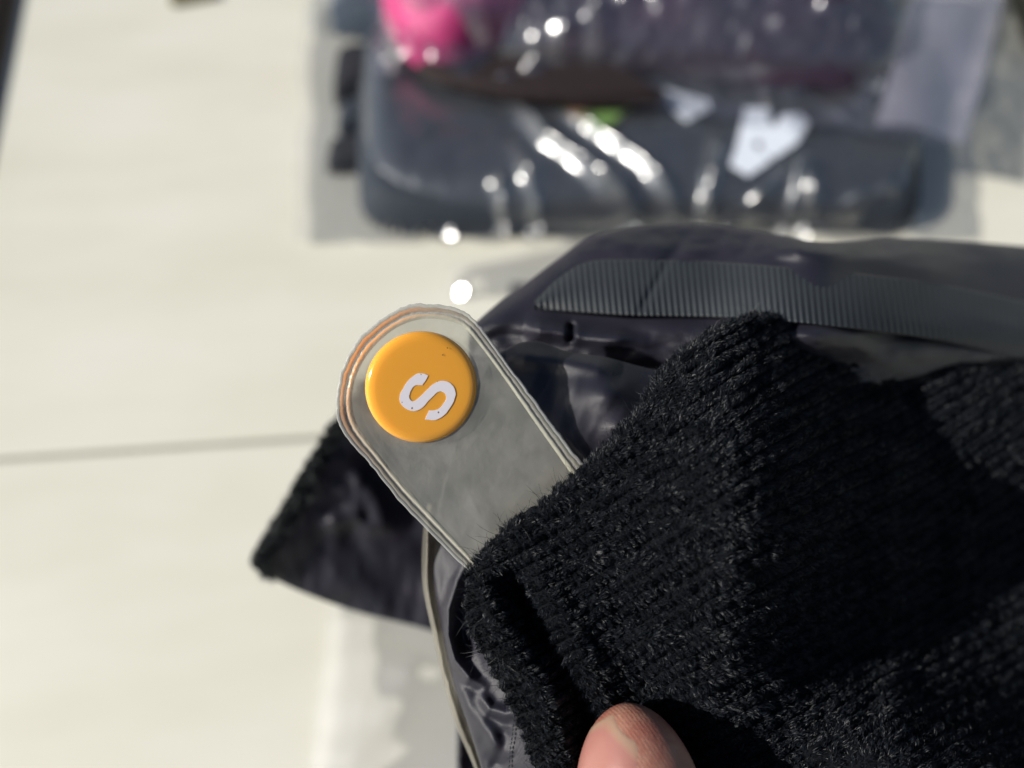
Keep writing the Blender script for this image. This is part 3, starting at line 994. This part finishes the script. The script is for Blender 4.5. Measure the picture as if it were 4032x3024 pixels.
def fibres(name, V, N, n, weights, length, width, m, parent, clump=0.0012, lean=0.9, spread=0.45, gather=0.6, rows=None, seed=1):
    """short curved ribbons rooted on the grid V (nr, nc, 3) with outward normals N; joined into one mesh"""
    rg = np.random.default_rng(seed)
    nr, nc = V.shape[:2]
    a = V[1:, 1:] - V[:-1, :-1]
    b = V[1:, :-1] - V[:-1, 1:]
    area = np.linalg.norm(np.cross(a, b), axis=-1) * weights[:-1, :-1]
    p = area.ravel() / area.sum()
    idx = rg.choice(len(p), n, p=p)
    i, j = idx // (nc - 1), idx % (nc - 1)
    fu, fv = rg.random(n), rg.random(n)
    q = lambda A: (A[i, j] * ((1 - fu) * (1 - fv))[:, None] + A[i, j + 1] * (fu * (1 - fv))[:, None] + A[i + 1, j] * ((1 - fu) * fv)[:, None] + A[i + 1, j + 1] * (fu * fv)[:, None])
    root = q(V)
    nn = q(N)
    nn /= np.linalg.norm(nn, axis=1, keepdims=True)
    # clumps: jittered world lattice cells
    cell = np.floor(root / clump + 0.35 * np.sin(root[:, [1, 2, 0]] / clump * 2.1)).astype(np.int64)
    hsh = (cell[:, 0] * 73856093) ^ (cell[:, 1] * 19349663) ^ (cell[:, 2] * 83492791)
    hsh = np.abs(hsh) % 100003
    tab = rg.normal(size=(100003, 3))
    cd = tab[hsh]
    cd -= nn * (cd * nn).sum(1, keepdims=True)
    cd /= np.linalg.norm(cd, axis=1, keepdims=True) + 1e-9
    tall = 0.45 + 0.95 * (np.abs(tab[hsh, 0]) % 1)
    if rows is not None:
        rpx, rpy, rd_ = depth_lookup(root)
        ph = row_phase(rpx, rpy)
        al = (rpx * 0.866 - rpy * 0.5)
        cv = np.floor(ph * 2).astype(np.int64)
        jitter = rg.random(4001)[np.abs(cv * 37) % 4001]
        cu = np.floor(al / rows + jitter + 0.3 * np.sin(rpy / 23)).astype(np.int64)
        hsh = np.abs((cu * 73856093) ^ (cv * 19349663)) % 100003
        ew = np.array([0.866, 0.5 * cT, 0.5 * sT])
        ep = np.array([0.5, -0.866 * cT, -0.866 * sT])
        sg = np.where(cv % 2 == 0, 1.0, -1.0)[:, None]
        cd = ew * 0.75 + ep * sg * 0.75 + tab[hsh] * 0.42
        cd -= nn * (cd * nn).sum(1, keepdims=True)
        cd /= np.linalg.norm(cd, axis=1, keepdims=True) + 1e-9
        tall = 0.5 + 0.75 * (np.abs(tab[hsh, 0]) % 1)
        mpp = (rd_ / FPX / 1000)[:, None]
        offr = (((cu + 0.5 - jitter) * rows - al)[:, None] * ew + (((cv + 0.5) / 2 - ph) * PERIOD)[:, None] * ep) * mpp
        offr -= nn * (offr * nn).sum(1, keepdims=True)
    rd = rg.normal(size=(n, 3)) * spread
    d0 = nn * 1.0 + cd * lean * 0.45 + rd
    d0 /= np.linalg.norm(d0, axis=1, keepdims=True)
    d1 = nn * 0.45 + cd * lean + rd * 1.5 + rg.normal(size=(n, 3)) * spread * .5
    d1 /= np.linalg.norm(d1, axis=1, keepdims=True)
    L_ = length * tall * (0.6 + 0.7 * rg.random(n))
    wv = np.cross(d0, rg.normal(size=(n, 3)))
    wv /= np.linalg.norm(wv, axis=1, keepdims=True) + 1e-9
    W = (width * (0.7 + 0.6 * rg.random(n)))[:, None] * wv
    p0 = root - nn * 0.0001
    p1 = p0 + d0 * (L_ * 0.45)[:, None]
    dm = d0 + d1
    dm /= np.linalg.norm(dm, axis=1, keepdims=True)
    p2 = p1 + dm * (L_ * 0.35)[:, None]
    p3 = p2 + d1 * (L_ * 0.35)[:, None]
    if rows is not None:
        off = offr * gather
    else:
      cen = (cell + 0.5) * clump + tab[(hsh + 17) % 100003] * clump * 0.22
      cen = cen - nn * ((cen - root) * nn).sum(1, keepdims=True)
      off = cen - root
      ol = np.linalg.norm(off, axis=1, keepdims=True)
      off = off * np.minimum(1, clump * 0.8 / (ol + 1e-9)) * gather
    p1, p2, p3 = p1 + off * 0.35, p2 + off * 0.7, p3 + off * 0.8
    VV = np.stack([p0 - W * .5, p0 + W * .5, p1 - W * .5, p1 + W * .5, p2 - W * .42, p2 + W * .42, p3], 1).reshape(-1, 3)
    k = (np.arange(n) * 7)[:, None]
    tri = np.array([[0, 1, 3], [0, 3, 2], [2, 3, 5], [2, 5, 4], [4, 5, 6]]).reshape(1, 15)
    Fc = (k + tri).reshape(-1, 3)
    o = mesh_obj(name, VV, Fc, m, smooth=True)
    keep(o, parent)
    o["kind"] = "stuff"
    return o


# fleece trim of the pointed corner: along its left edge
nr_, nc_ = flapV.shape[:2]
fN = -normals(flapV)
fN = np.where(((fN * (np.array([0, 0, CAM_H]) - flapV)).sum(-1, keepdims=True)) < 0, -fN, fN)
ci = np.linspace(0, 1, nc_)[None, :] + 0 * np.linspace(0, 1, nr_)[:, None]
wt = np.where((ci > 0.12) & (ci < 0.40), 1.0, 0.0)
M_fib_far = fibre_mat("fleece_fibre_trim", (0.016, 0.020, 0.022), (0.030, 0.036, 0.038), 0.6, 0.4)
fibres("fleece_trim", flapV, fN, 26000, wt, 0.0012, 0.00018, M_fib_far, jacket, clump=0.0012, seed=5)

# ---- the fleece facing
EL = [(2960, 1232), (2790, 1300), (2610, 1450), (2480, 1640), (2300, 1830), (2125, 1985), (1940, 2120), (1842, 2270), (1852, 2470), (1950, 2660), (2050, 2860), (2112, 3060), (2180, 3300), (2240, 3600)]


def fleece_d(px, py, t, s):
    d = np.full(px.shape, 105.5)
    d = d + 7.5 * sstep(1900 - py, 0, 700)
    # ridge then falls away to the right
    fall = 1 - 0.75 * sstep(py, 2450, 3050)
    x0 = 3030 + 60 * np.sin(py / 260)
    d = d + 24.0 * sstep(px, x0 - 250, x0 + 620) * fall + 0.034 * np.maximum(0, px - 3500)
    d = d - 5.0 * gauss(px, py, 2920, 1960, 330, 560)
    # lower right rolls back towards the camera
    d = d - 17 * sstep(py, 2500, 3200) * sstep(px, 2950, 3900)
    d = d - 2.5 * gauss(px, py, 2700, 1950, 420, 500)
    d = d + 4 * gauss(px, py, 3480, 1520, 220, 200) - 2 * gauss(px, py, 3800, 1750, 400, 160)
    # gully between the edge strip and the main face
    gd, gt = pdist(px, py, [(1985, 2225), (2030, 2340), (2120, 2500), (2210, 2660), (2290, 2830), (2340, 3050), (2380, 3400)])
    amp = np.clip(gt * 6, 0, 1)
    d = d + 7.0 * amp * np.exp(-(gd / 52) ** 2) * (0.75 + .25 * np.sin(gt * 9))
    d = d - 2.0 * amp * np.exp(-((gd - 110) / 70) ** 2)
    # dent under the thumb
    d = d + 5.0 * gauss(px, py, 2500, 3060, 250, 300) + 2.2 * gauss(px, py, 2480, 2800, 200, 130)
    # knitted rows
    rowp = np.abs(np.sin(row_phase(px, py) * np.pi))
    d = d - 0.52 * (rowp ** 0.7 - 0.6)
    d = d + (fbm(px / 90, py / 90 + 40, 3) - .5) * 2.2
    return d


NR, NC = 620, 700
el = catmull(EL, NR)
s = np.linspace(0, 1, NR)[:, None]
# t runs from the rolled-under back (negative) to the far right
tv = np.r_[np.linspace(-1, 0, 26)[:-1], np.linspace(0, 1, NC - 25) ** 1.15][None, :]
tp = np.maximum(tv, 0)
rollang = np.maximum(-tv, 0) * math.pi
width_px = 4700 - el[:, 0][:, None]
px = el[:, 0][:, None] + tp * width_px
bumpy = 185 * np.exp(-((px - 3480) / 230) ** 2) + 190 * sstep(px, 3000, 3300) * np.exp(-((px - 3900) / 500) ** 2)
py = el[:, 1][:, None] + np.exp(-s * 7) * bumpy + 0.02 * tp * width_px
# ragged outline
py = py + (fbm(px / 60, py / 60, 3) - 0.5) * 26 * np.exp(-s * 30)
px = px + (fbm(el[:, 1][:, None] / 60, s * 60, 3) - 0.5) * 26 * np.exp(-tp * 30)
d = fleece_d(px, py, tp, s)
dist_in = tp * width_px
RP = 46.0                               # roll radius in px (about 1.7 mm)
edge_drop = 2.0 * (1 - sstep(dist_in, 0, RP * 1.3)) ** 2
d = d + edge_drop
px = px + RP * (1 - np.cos(rollang)) * 0.9
d = d + np.where(tv < 0, 1.9 * np.sin(rollang) * 1.0 + 2.6 * (rollang / math.pi), 0)
# top edge drops back too
d = d + 3.2 * (1 - sstep(s * 3000, 0, 60)) ** 2
V = P(px, py, d)
toprow = []
for k, (dy, dd1) in enumerate(((90, 26), (30, 10), (6, 4))):
    toprow.append(P(px[0], py[0] + dy, d[0] + dd1))
V = np.concatenate([np.stack(toprow), V], 0)
N = normals(V)
tocam = np.array([0, 0, CAM_H]) - V
c0 = (N[200, 300] * tocam[200, 300]).sum()
if c0 < 0:
    N = -N
fleece = mesh_obj("fleece_facing", V, np.ascontiguousarray(grid_faces(V.shape[0], V.shape[1])[:, ::-1]), M_base)
md = fleece.modifiers.new("thickness", 'SOLIDIFY')
md.thickness = 0.0006
md.offset = -1
keep(fleece, jacket)
pxx = np.concatenate([np.repeat(px[:1], 3, 0), px], 0)
pyy = np.concatenate([np.repeat(py[:1], 3, 0), py], 0)
wts = ((pxx < 4120) & (pyy < 3110)).astype(float) * np.where(pxx > 3150, 0.6, 1.0)
wts[:, :8] = 0.3
fib = fibres("fleece_pile", V, N, 380000, wts, 0.00080, 0.000072, M_fibre, jacket, lean=0.95, spread=0.20, seed=3, gather=0.72, rows=26.0)
# a few long stray hairs along the edge
rgs = np.random.default_rng(11)
wst = np.zeros_like(wts)
wst[:, 18:60] = 1.0
wst[:6, :] = 0.6
wst = wst * wts
fibres("stray_hairs", V, N, 2600, wst, 0.0026, 0.00004, M_fibre, jacket, clump=0.0004, lean=1.2, spread=0.8, seed=12)

# ------------------------------------------------------------------ size tab
ctr = P(1760, 1700, 107.5)
tab = empty("size_tab", tuple(float(v) for v in ctr))
tag(tab, "frosted clear size tab with round orange button marked with a white S", "size tab")
outer = [(2352, 1896), (2307, 1836), (2234, 1751), (2176, 1671), (2126, 1602), (2053, 1505), (1981, 1404), (1909, 1306), (1865, 1250), (1815, 1217), (1742, 1198), (1670, 1193),
         (1583, 1208), (1504, 1252), (1428, 1318), (1388, 1368), (1345, 1447), (1325, 1534), (1319, 1610), (1345, 1700), (1410, 1773), (1489, 1869), (1605, 2011), (1735, 2142), (1851, 2257), (1900, 2312)]
inner = [(2294, 1930), (2249, 1867), (2196, 1790), (2140, 1712), (2068, 1608), (1996, 1505), (1930, 1412), (1862, 1325), (1832, 1290), (1790, 1268), (1715, 1254), (1660, 1256),
         (1600, 1270), (1530, 1308), (1468, 1368), (1435, 1412), (1405, 1470), (1387, 1540), (1384, 1606), (1408, 1678), (1439, 1722), (1547, 1859), (1620, 1940), (1706, 2033), (1869, 2207), (1924, 2268)]
NO = 560
oc = catmull(outer, NO)
ic = catmull(inner, NO)
rr_ = np.random.default_rng(4)
# slightly nibbled outer edge
sarc = np.linspace(0, 1, NO)
wob = (fbm(sarc * 60, sarc * 0 + 3, 3) - .5) * 13
dirv = oc - ic
dirv /= np.linalg.norm(dirv, axis=1, keepdims=True)
kern = np.hanning(57)
kern /= kern.sum()
smo = lambda A: np.stack([np.convolve(np.pad(A[:, k], 28, mode='reflect', reflect_type='odd'), kern, 'valid') for k in (0, 1)], 1)
oc, ic = smo(oc), smo(ic)
oc = oc + dirv * wob[:, None]


def tabplane(px, py):
    """depth of the tab's front face; its left side stands a little nearer, its root goes under the fleece"""
    a = (px - 1663) * 0.0046 + (py - 1523) * 0.0016
    return 106.0 + a + 0.9 * sstep(py, 1700, 2300) + 0.6 * np.sin((px + py - 3000) / 500)


glow_w = 0.85 * np.exp(-((sarc - 0.59) / 0.15) ** 2)              # button's orange glow painted on the rim around the rounded upper-left end
# (fraction from outer to inner, height towards camera in mm)
prof = {
    "edge_bead": [(0.00, -1.0), (0.0, -0.1), (0.03, 0.08), (0.10, 0.13), (0.19, 0.10), (0.24, 0.03)],
    "outer_ridge": [(0.24, 0.04), (0.30, 0.08), (0.38, 0.11), (0.46, 0.08), (0.50, 0.02)],
    "groove": [(0.50, 0.02), (0.55, -0.07), (0.61, -0.08), (0.66, -0.02)],
    "inner_ridge": [(0.66, -0.02), (0.72, 0.10), (0.80, 0.14), (0.88, 0.10), (1.0, 0.0)],
}
mats = {  # ridge tones paint in refracted streaks: cream floor and the button's orange
    "edge_bead": rim_mat("rim_edge", (0.50, 0.50, 0.49), None, 0.45, 0.30, 0.0),
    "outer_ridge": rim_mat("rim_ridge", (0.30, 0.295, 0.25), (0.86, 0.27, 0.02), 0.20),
    "groove": rim_mat("rim_groove", (0.40, 0.38, 0.375), None, 0.42, 0.25, 1.0),
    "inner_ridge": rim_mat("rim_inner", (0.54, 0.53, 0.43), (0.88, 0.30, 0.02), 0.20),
}
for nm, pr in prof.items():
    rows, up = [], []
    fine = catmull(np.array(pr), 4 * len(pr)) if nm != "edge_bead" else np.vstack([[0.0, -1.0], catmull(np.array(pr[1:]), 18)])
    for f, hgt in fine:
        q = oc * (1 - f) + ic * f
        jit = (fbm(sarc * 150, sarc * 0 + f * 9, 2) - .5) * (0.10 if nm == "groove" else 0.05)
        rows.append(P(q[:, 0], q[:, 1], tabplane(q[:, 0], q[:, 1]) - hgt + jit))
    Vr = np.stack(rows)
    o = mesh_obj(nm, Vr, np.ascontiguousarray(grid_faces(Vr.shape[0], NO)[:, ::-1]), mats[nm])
    at = o.data.attributes.new("button_glow", 'FLOAT', 'POINT')
    at.data.foreach_set("value", np.concatenate([glow_w * (1.0 if ff < 0.86 else 0.15) * (0.6 + 0.4 * (ff < 0.8)) for ff, _h in fine]).astype(np.float32))
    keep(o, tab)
# panel: from inner outline towards the medial line, front and back
mid_a, mid_b = np.array([1640.0, 1500.0]), np.array([2060.0, 2040.0])
ml = mid_b - mid_a
tt_ = np.clip(((ic - mid_a) @ ml) / (ml @ ml), 0, 1.09)
med = mid_a + tt_[:, None] * ml
rows = []
for f in np.linspace(0, 1, 60):
    q = ic * (1 - f) + med * f
    hh = 0.18 * (fbm(q[:, 0] / 70, q[:, 1] / 70, 3) - .5)
    rows.append(P(q[:, 0], q[:, 1], tabplane(q[:, 0], q[:, 1]) + 0.02 + hh * sstep(f, 0, .2)))
back = []
for f in np.linspace(1, 0, 12):
    q = oc * (1 - f) + med * f
    back.append(P(q[:, 0], q[:, 1], tabplane(q[:, 0], q[:, 1]) + 1.0))
Vp = np.stack(rows)
o = mesh_obj("panel", Vp, np.ascontiguousarray(grid_faces(Vp.shape[0], NO)[:, ::-1]), M_tab)
keep(o, tab)
M_back = film_mat("tab_back", haze=0.25, gloss=0.04, rough=0.3, tint=(0.9, 0.9, 0.87), hazecol=(0.6, 0.6, 0.57))
Vb = np.stack(back)
o = mesh_obj("backing", Vb, np.ascontiguousarray(grid_faces(Vb.shape[0], NO)[:, ::-1]), M_back)
keep(o, tab)

# button: a lathe in the tab's own plane, leaning with it
bc = np.array([1663.0, 1523.0])
e1 = Vector(P(bc[0] + 50, bc[1], float(tabplane(bc[0] + 50, bc[1])))) - Vector(P(bc[0] - 50, bc[1], float(tabplane(bc[0] - 50, bc[1]))))
e2 = Vector(P(bc[0], bc[1] - 50, float(tabplane(bc[0], bc[1] - 50)))) - Vector(P(bc[0], bc[1] + 50, float(tabplane(bc[0], bc[1] + 50))))
bn = e1.cross(e2).normalized()
b0 = Vector(P(bc[0] - 1, bc[1] + 2, float(tabplane(*bc))))
if bn.dot(Vector((0, 0, CAM_H)) - b0) < 0:
    bn = -bn
camR = Matrix.Rotation(TILT, 3, 'X')
bn = (bn + camR @ Vector((0.09, -0.03, 0))).normalized()
b1_ = (e1 - bn * e1.dot(bn)).normalized()
b2_ = bn.cross(b1_)
RB = 0.008
lathe = [(0.0, 1.25), (2.5, 1.245), (4.5, 1.235), (6.2, 1.20), (6.75, 1.14), (7.1, 1.04), (7.38, 0.88), (7.58, 0.64), (7.70, 0.36), (7.75, 0.08), (7.75, -0.4)]
lf = catmull(lathe, 60)
vs_, nA = [], 128
for r_, h_ in lf[1:]:
    for k in range(nA):
        a = k / nA * 2 * math.pi
        vs_.append(b0 + (b1_ * math.cos(a) + b2_ * math.sin(a)) * r_ * 0.00103 + bn * h_ * 0.001)
nrg = len(lf) - 1
vs_.append(b0 + bn * lf[0][1] * 0.001)
fc = [tuple(int(v) for v in q) for q in grid_faces(nrg, nA, True)[:, ::-1]] + [(len(vs_) - 1, k, (k + 1) % nA) for k in range(nA)]
button = mesh_obj("button", vs_, fc, M_orange)
keep(button, tab)

S = [(1055, 658), (1000, 632), (935, 625), (880, 640), (800, 700), (735, 770), (690, 850), (650, 920), (638, 980), (645, 1040), (680, 1095), (740, 1145), (800, 1168), (860, 1172), (920, 1155),
     (985, 1110), (1050, 1030), (1120, 965), (1180, 905), (1240, 888), (1290, 915), (1315, 960), (1310, 1010), (1280, 1060), (1240, 1115), (1190, 1150), (1130, 1165), (1070, 1163), (1045, 1215),
     (1008, 1295), (1080, 1303), (1150, 1305), (1225, 1275), (1300, 1220), (1360, 1140), (1410, 1060), (1440, 980), (1450, 900), (1420, 820), (1365, 765), (1300, 738), (1225, 738), (1160, 765),
     (1100, 805), (1040, 865), (980, 925), (920, 980), (865, 1025), (820, 1030), (785, 1000), (778, 950), (800, 880), (840, 820), (890, 795), (965, 798), (1015, 735)]
top_h = 1.235


def on_top(px, py, h):
    """point of the button's top plane under a photo pixel"""
    o_ = Vector((0, 0, CAM_H))
    dr = Vector(P(px, py, 100.0)) - o_
    pl = b0 + bn * h * 0.001
    t_ = (pl - o_).dot(bn) / dr.dot(bn)
    return o_ + dr * t_


corner = {0, 27, 28, 29, 54, 55}
loop = []
for k, p in enumerate(S):
    loop.append((1400 + p[0] * .2712, 1300 + p[1] * .2712))
loop2 = []
nS = len(loop)
for k in range(nS):
    p0_, p1_, p2_, p3_ = [np.array(loop[(k + q) % nS]) for q in (-1, 0, 1, 2)]
    sharp = (k in corner) or ((k + 1) % nS in corner)
    for f in (0, .25, .5, .75):
        if sharp:
            q = p1_ * (1 - f) + p2_ * f
        else:
            q = 0.5 * ((2 * p1_) + (-p0_ + p2_) * f + (2 * p0_ - 5 * p1_ + 4 * p2_ - p3_) * f * f + (-p0_ + 3 * p1_ - 3 * p2_ + p3_) * f ** 3)
        loop2.append(q + rr_.normal(size=2) * 0.25)
let = prism("letter", [(q[0], -q[1]) for q in loop2], [on_top(q[0], q[1], top_h + 0.03) for q in loop2], bn * 0.00005, M_letter)
let.parent = button
let.matrix_parent_inverse = Matrix.Identity(4)
sv, sf = [], []
for (a, b, r_) in [(1333, 258, .09), (1268, 360, .10), (950, 645, .07), (820, 1134, .12), (1203, 1193, .11), (675, 1045, .08), (1190, 745, .06)]:
    c = on_top(1400 + a * .2712, 1300 + b * .2712, top_h + 0.082)
    k0 = len(sv)
    sv.append(c + bn * 0.00002)
    for k in range(9):
        an = k / 9 * 2 * math.pi
        rk = r_ * (0.7 + 0.6 * rr_.random())
        sv.append(c + (b1_ * math.cos(an) + b2_ * math.sin(an) * 1.2) * rk * 0.001)
    sf += [(k0, k0 + 1 + k, k0 + 1 + (k + 1) % 9) for k in range(9)]
o = mesh_obj("speck", sv, sf, M_speck)
o.parent = button
o["kind"] = "stuff"

# ------------------------------------------------------------------ hand: one thumb tip in view, the rest of the hand below the frame
def camv(px, py, d):
    return np.array(P(px, py, d))


tipP, baseP = camv(2466, 2772, 102.5), camv(2575, 3560, 99.0)
axis = baseP - tipP
alen = np.linalg.norm(axis)
axis /= alen
tocam = np.array([0, 0, CAM_H]) - tipP
tocam /= np.linalg.norm(tocam)
side = np.cross(axis, tocam)
side /= np.linalg.norm(side)
if side[0] < 0:
    side = -side
front = np.cross(side, axis)
if front @ tocam < 0:
    front = -front
ROLL = R(52)
dors = front * math.cos(ROLL) - side * math.sin(ROLL)
lat = front * math.sin(ROLL) + side * math.cos(ROLL)


def tw(l):
    """lateral half width at l mm from the tip"""
    l = np.asarray(l, float)
    b_ = 8.65 * np.sqrt(np.clip(1 - np.clip(1 - l / 11.5, 0, 1) ** 1.62, 0, 1))
    return b_ + 0.07 * np.maximum(0, l - 11.5)


def skinpt(l, th, off=0.0):
    """th = angle from dorsal towards lateral side, l from tip"""
    l = np.asarray(l, float); th = np.asarray(th, float)
    W_ = tw(l)
    Tn = W_ * 0.92
    c_, s_ = np.cos(th), np.sin(th)
    rad = (np.abs(c_ / (Tn + 1e-6)) ** 2.15 + np.abs(s_ / (W_ + 1e-6)) ** 2.15) ** (-1 / 2.15)
    rad = rad + off
    p_ = tipP + (l[..., None] * axis + (rad * c_)[..., None] * dors + (rad * s_)[..., None] * lat) * 0.001 * 1.0
    return p_


# scale: l in mm -> metres handled above; build skin grid
nl, nth = 90, 96
ls = (np.linspace(0, 1, nl) ** 1.8) * 34
ls[0] = 0.02
LL, TH = np.meshgrid(ls, np.linspace(0, 2 * math.pi, nth, endpoint=False), indexing='ij')
KV = skinpt(LL, TH)
vs_ = list(KV.reshape(-1, 3))
fc = [tuple(int(v) for v in q) for q in grid_faces(nl, nth, True)]
vs_.append(tipP - axis * 0.00003)
fc += [(len(vs_) - 1, (k + 1) % nth, k) for k in range(nth)]
vs_.append(np.array(KV[-1].mean(0)))
fc += [(len(vs_) - 1, (nl - 1) * nth + k, (nl - 1) * nth + (k + 1) % nth) for k in range(nth)]


def capsule_chain(pts, vs_, fc, steps=6, nseg=20):
    pts = [np.r_[camv(a, b, c), r_ * 0.001] for a, b, c, r_ in pts]
    dn = catmull(np.array(pts), steps * len(pts))
    dirs = np.gradient(dn[:, :3], axis=0)
    dirs /= np.linalg.norm(dirs, axis=1, keepdims=True)
    k0 = len(vs_)
    ringsv = []
    up = np.array([0.2, 0.3, 1.0])
    ext = []
    for e, sgn in ((0, -1), (len(dn) - 1, 1)):
        for a in (80, 60, 35):
            ext.append((e, sgn, R(a)))
    seq = [(dn[0, :3] - dirs[0] * dn[0, 3] * math.sin(R(a)), dn[0, 3] * math.cos(R(a)), dirs[0]) for a in (85, 60, 30)]
    seq += [(q[:3], q[3], dv) for q, dv in zip(dn, dirs)]
    seq += [(dn[-1, :3] + dirs[-1] * dn[-1, 3] * math.sin(R(a)), dn[-1, 3] * math.cos(R(a)), dirs[-1]) for a in (30, 60, 85)]
    for c, r_, dv in seq:
        s1 = np.cross(dv, up); s1 /= np.linalg.norm(s1)
        s2 = np.cross(dv, s1)
        for k in range(nseg):
            a = k / nseg * 2 * math.pi
            vs_.append(c + (s1 * math.cos(a) + s2 * math.sin(a)) * r_)
    for i in range(len(seq) - 1):
        for k in range(nseg):
            fc.append((k0 + i * nseg + k, k0 + i * nseg + (k + 1) % nseg, k0 + (i + 1) * nseg + (k + 1) % nseg, k0 + (i + 1) * nseg + k))
    fc.append(tuple(k0 + k for k in range(nseg))[::-1])
    fc.append(tuple(k0 + (len(seq) - 1) * nseg + k for k in range(nseg)))


capsule_chain([(2560, 3450, 100, 8.8), (2620, 3900, 101, 9.5), (2760, 4500, 104, 11), (3050, 5200, 116, 14)], vs_, fc)              # thumb
capsule_chain([(3050, 5200, 118, 15), (3500, 5300, 128, 18), (3900, 5700, 140, 20), (4300, 6800, 160, 22), (4600, 8000, 180, 23)], vs_, fc)   # palm to wrist
capsule_chain([(3100, 4800, 132, 13), (3500, 4800, 140, 13), (3900, 5000, 150, 12)], vs_, fc)
capsule_chain([(3100, 4700, 134, 10), (2900, 4100, 142, 9.2), (2750, 3600, 140, 8.6), (2650, 3250, 130, 7.8), (2600, 3080, 122, 6.5)], vs_, fc)  # index
capsule_chain([(3350, 4650, 140, 10), (3200, 4050, 150, 9.4), (3050, 3500, 148, 8.8), (2950, 3150, 138, 8.0), (2900, 2980, 130, 6.6)], vs_, fc)  # middle
capsule_chain([(3650, 4700, 146, 9.6), (3520, 4150, 156, 9.0), (3380, 3650, 155, 8.4), (3280, 3300, 146, 7.6), (3240, 3150, 139, 6.3)], vs_, fc)  # ring
capsule_chain([(3900, 4900, 150, 8.4), (3830, 4400, 160, 7.6), (3730, 3950, 160, 7.0), (3640, 3650, 152, 6.4), (3600, 3520, 147, 5.4)], vs_, fc)  # little
tmp = mesh_obj("hand_tmp", vs_, fc, M_skin)
rm = tmp.modifiers.new("r", 'REMESH')
rm.mode = 'VOXEL'
rm.voxel_size = 0.00045
sm_ = tmp.modifiers.new("s", 'SMOOTH')
sm_.factor = 0.5
sm_.iterations = 4
dg = bpy.context.evaluated_depsgraph_get()
me = bpy.data.meshes.new_from_object(tmp.evaluated_get(dg))
bpy.data.objects.remove(tmp)
me.name = "hand"
me.polygons.foreach_set("use_smooth", np.ones(len(me.polygons), bool))
me.materials.clear()
me.materials.append(M_skin)
hand = bpy.data.objects.new("person", me)
COL.objects.link(hand)
tag(hand, "person whose bare thumb tip presses on the black fleece at the bottom edge", "person")

# nail
mn, n_, l_, b_ = mat("nail")
at = n_.new("ShaderNodeAttribute"); at.attribute_name = "free"
r_ = ramp(n_, l_, at.outputs["Fac"], [(0.0, (0.36, 0.165, 0.14)), (0.45, (0.36, 0.17, 0.145)), (0.82, (0.365, 0.215, 0.16)), (1.0, (0.36, 0.235, 0.17))])
l_.new(r_.outputs[0], b_.inputs["Base Color"])
b_.inputs["Roughness"].default_value = 0.27
b_.inputs["Subsurface Weight"].default_value = 0.3
b_.inputs["Subsurface Scale"].default_value = 0.001
b_.inputs["Subsurface Radius"].default_value = (1, .5, .4)
tnn = noise_n(n_, l_, tc(n_, l_, 1), 500, 3)
bp = bump(n_, l_, tnn.outputs[0], 0.3, 0.0002)
l_.new(bp.outputs[0], b_.inputs["Normal"])
nu_, nv_ = 70, 60
uu_ = np.linspace(-1, 1, nu_)[None, :]
vv_ = np.linspace(0, 1, nv_)[:, None]
edge_l = 0.75 + 2.4 * np.abs(uu_) ** 1.8
lN = edge_l + vv_ * (16.5 - edge_l)
half = R(50) - R(5) * vv_ + R(6) * np.exp(-(vv_ * 16.5 / 3.0) ** 2)
thN = uu_ * half * np.clip(0.75 + lN / 12, 0, 1.05)
offN = -0.01 + 0.11 * (1 - np.abs(uu_) ** 8) * sstep(vv_, 0, 0.018) - 0.30 * sstep(vv_, .85, 1)
NVt = skinpt(lN + 0 * thN, thN, offN)
o = mesh_obj("nail", NVt, np.ascontiguousarray(grid_faces(nv_, nu_)), mn)
at_ = o.data.attributes.new("free", 'FLOAT', 'POINT')
at_.data.foreach_set("value", (1 - sstep(lN - edge_l - 0.8 * uu_ ** 2, 0.3, 2.6) + 0 * thN).astype(np.float32).ravel())
keep(o, hand)
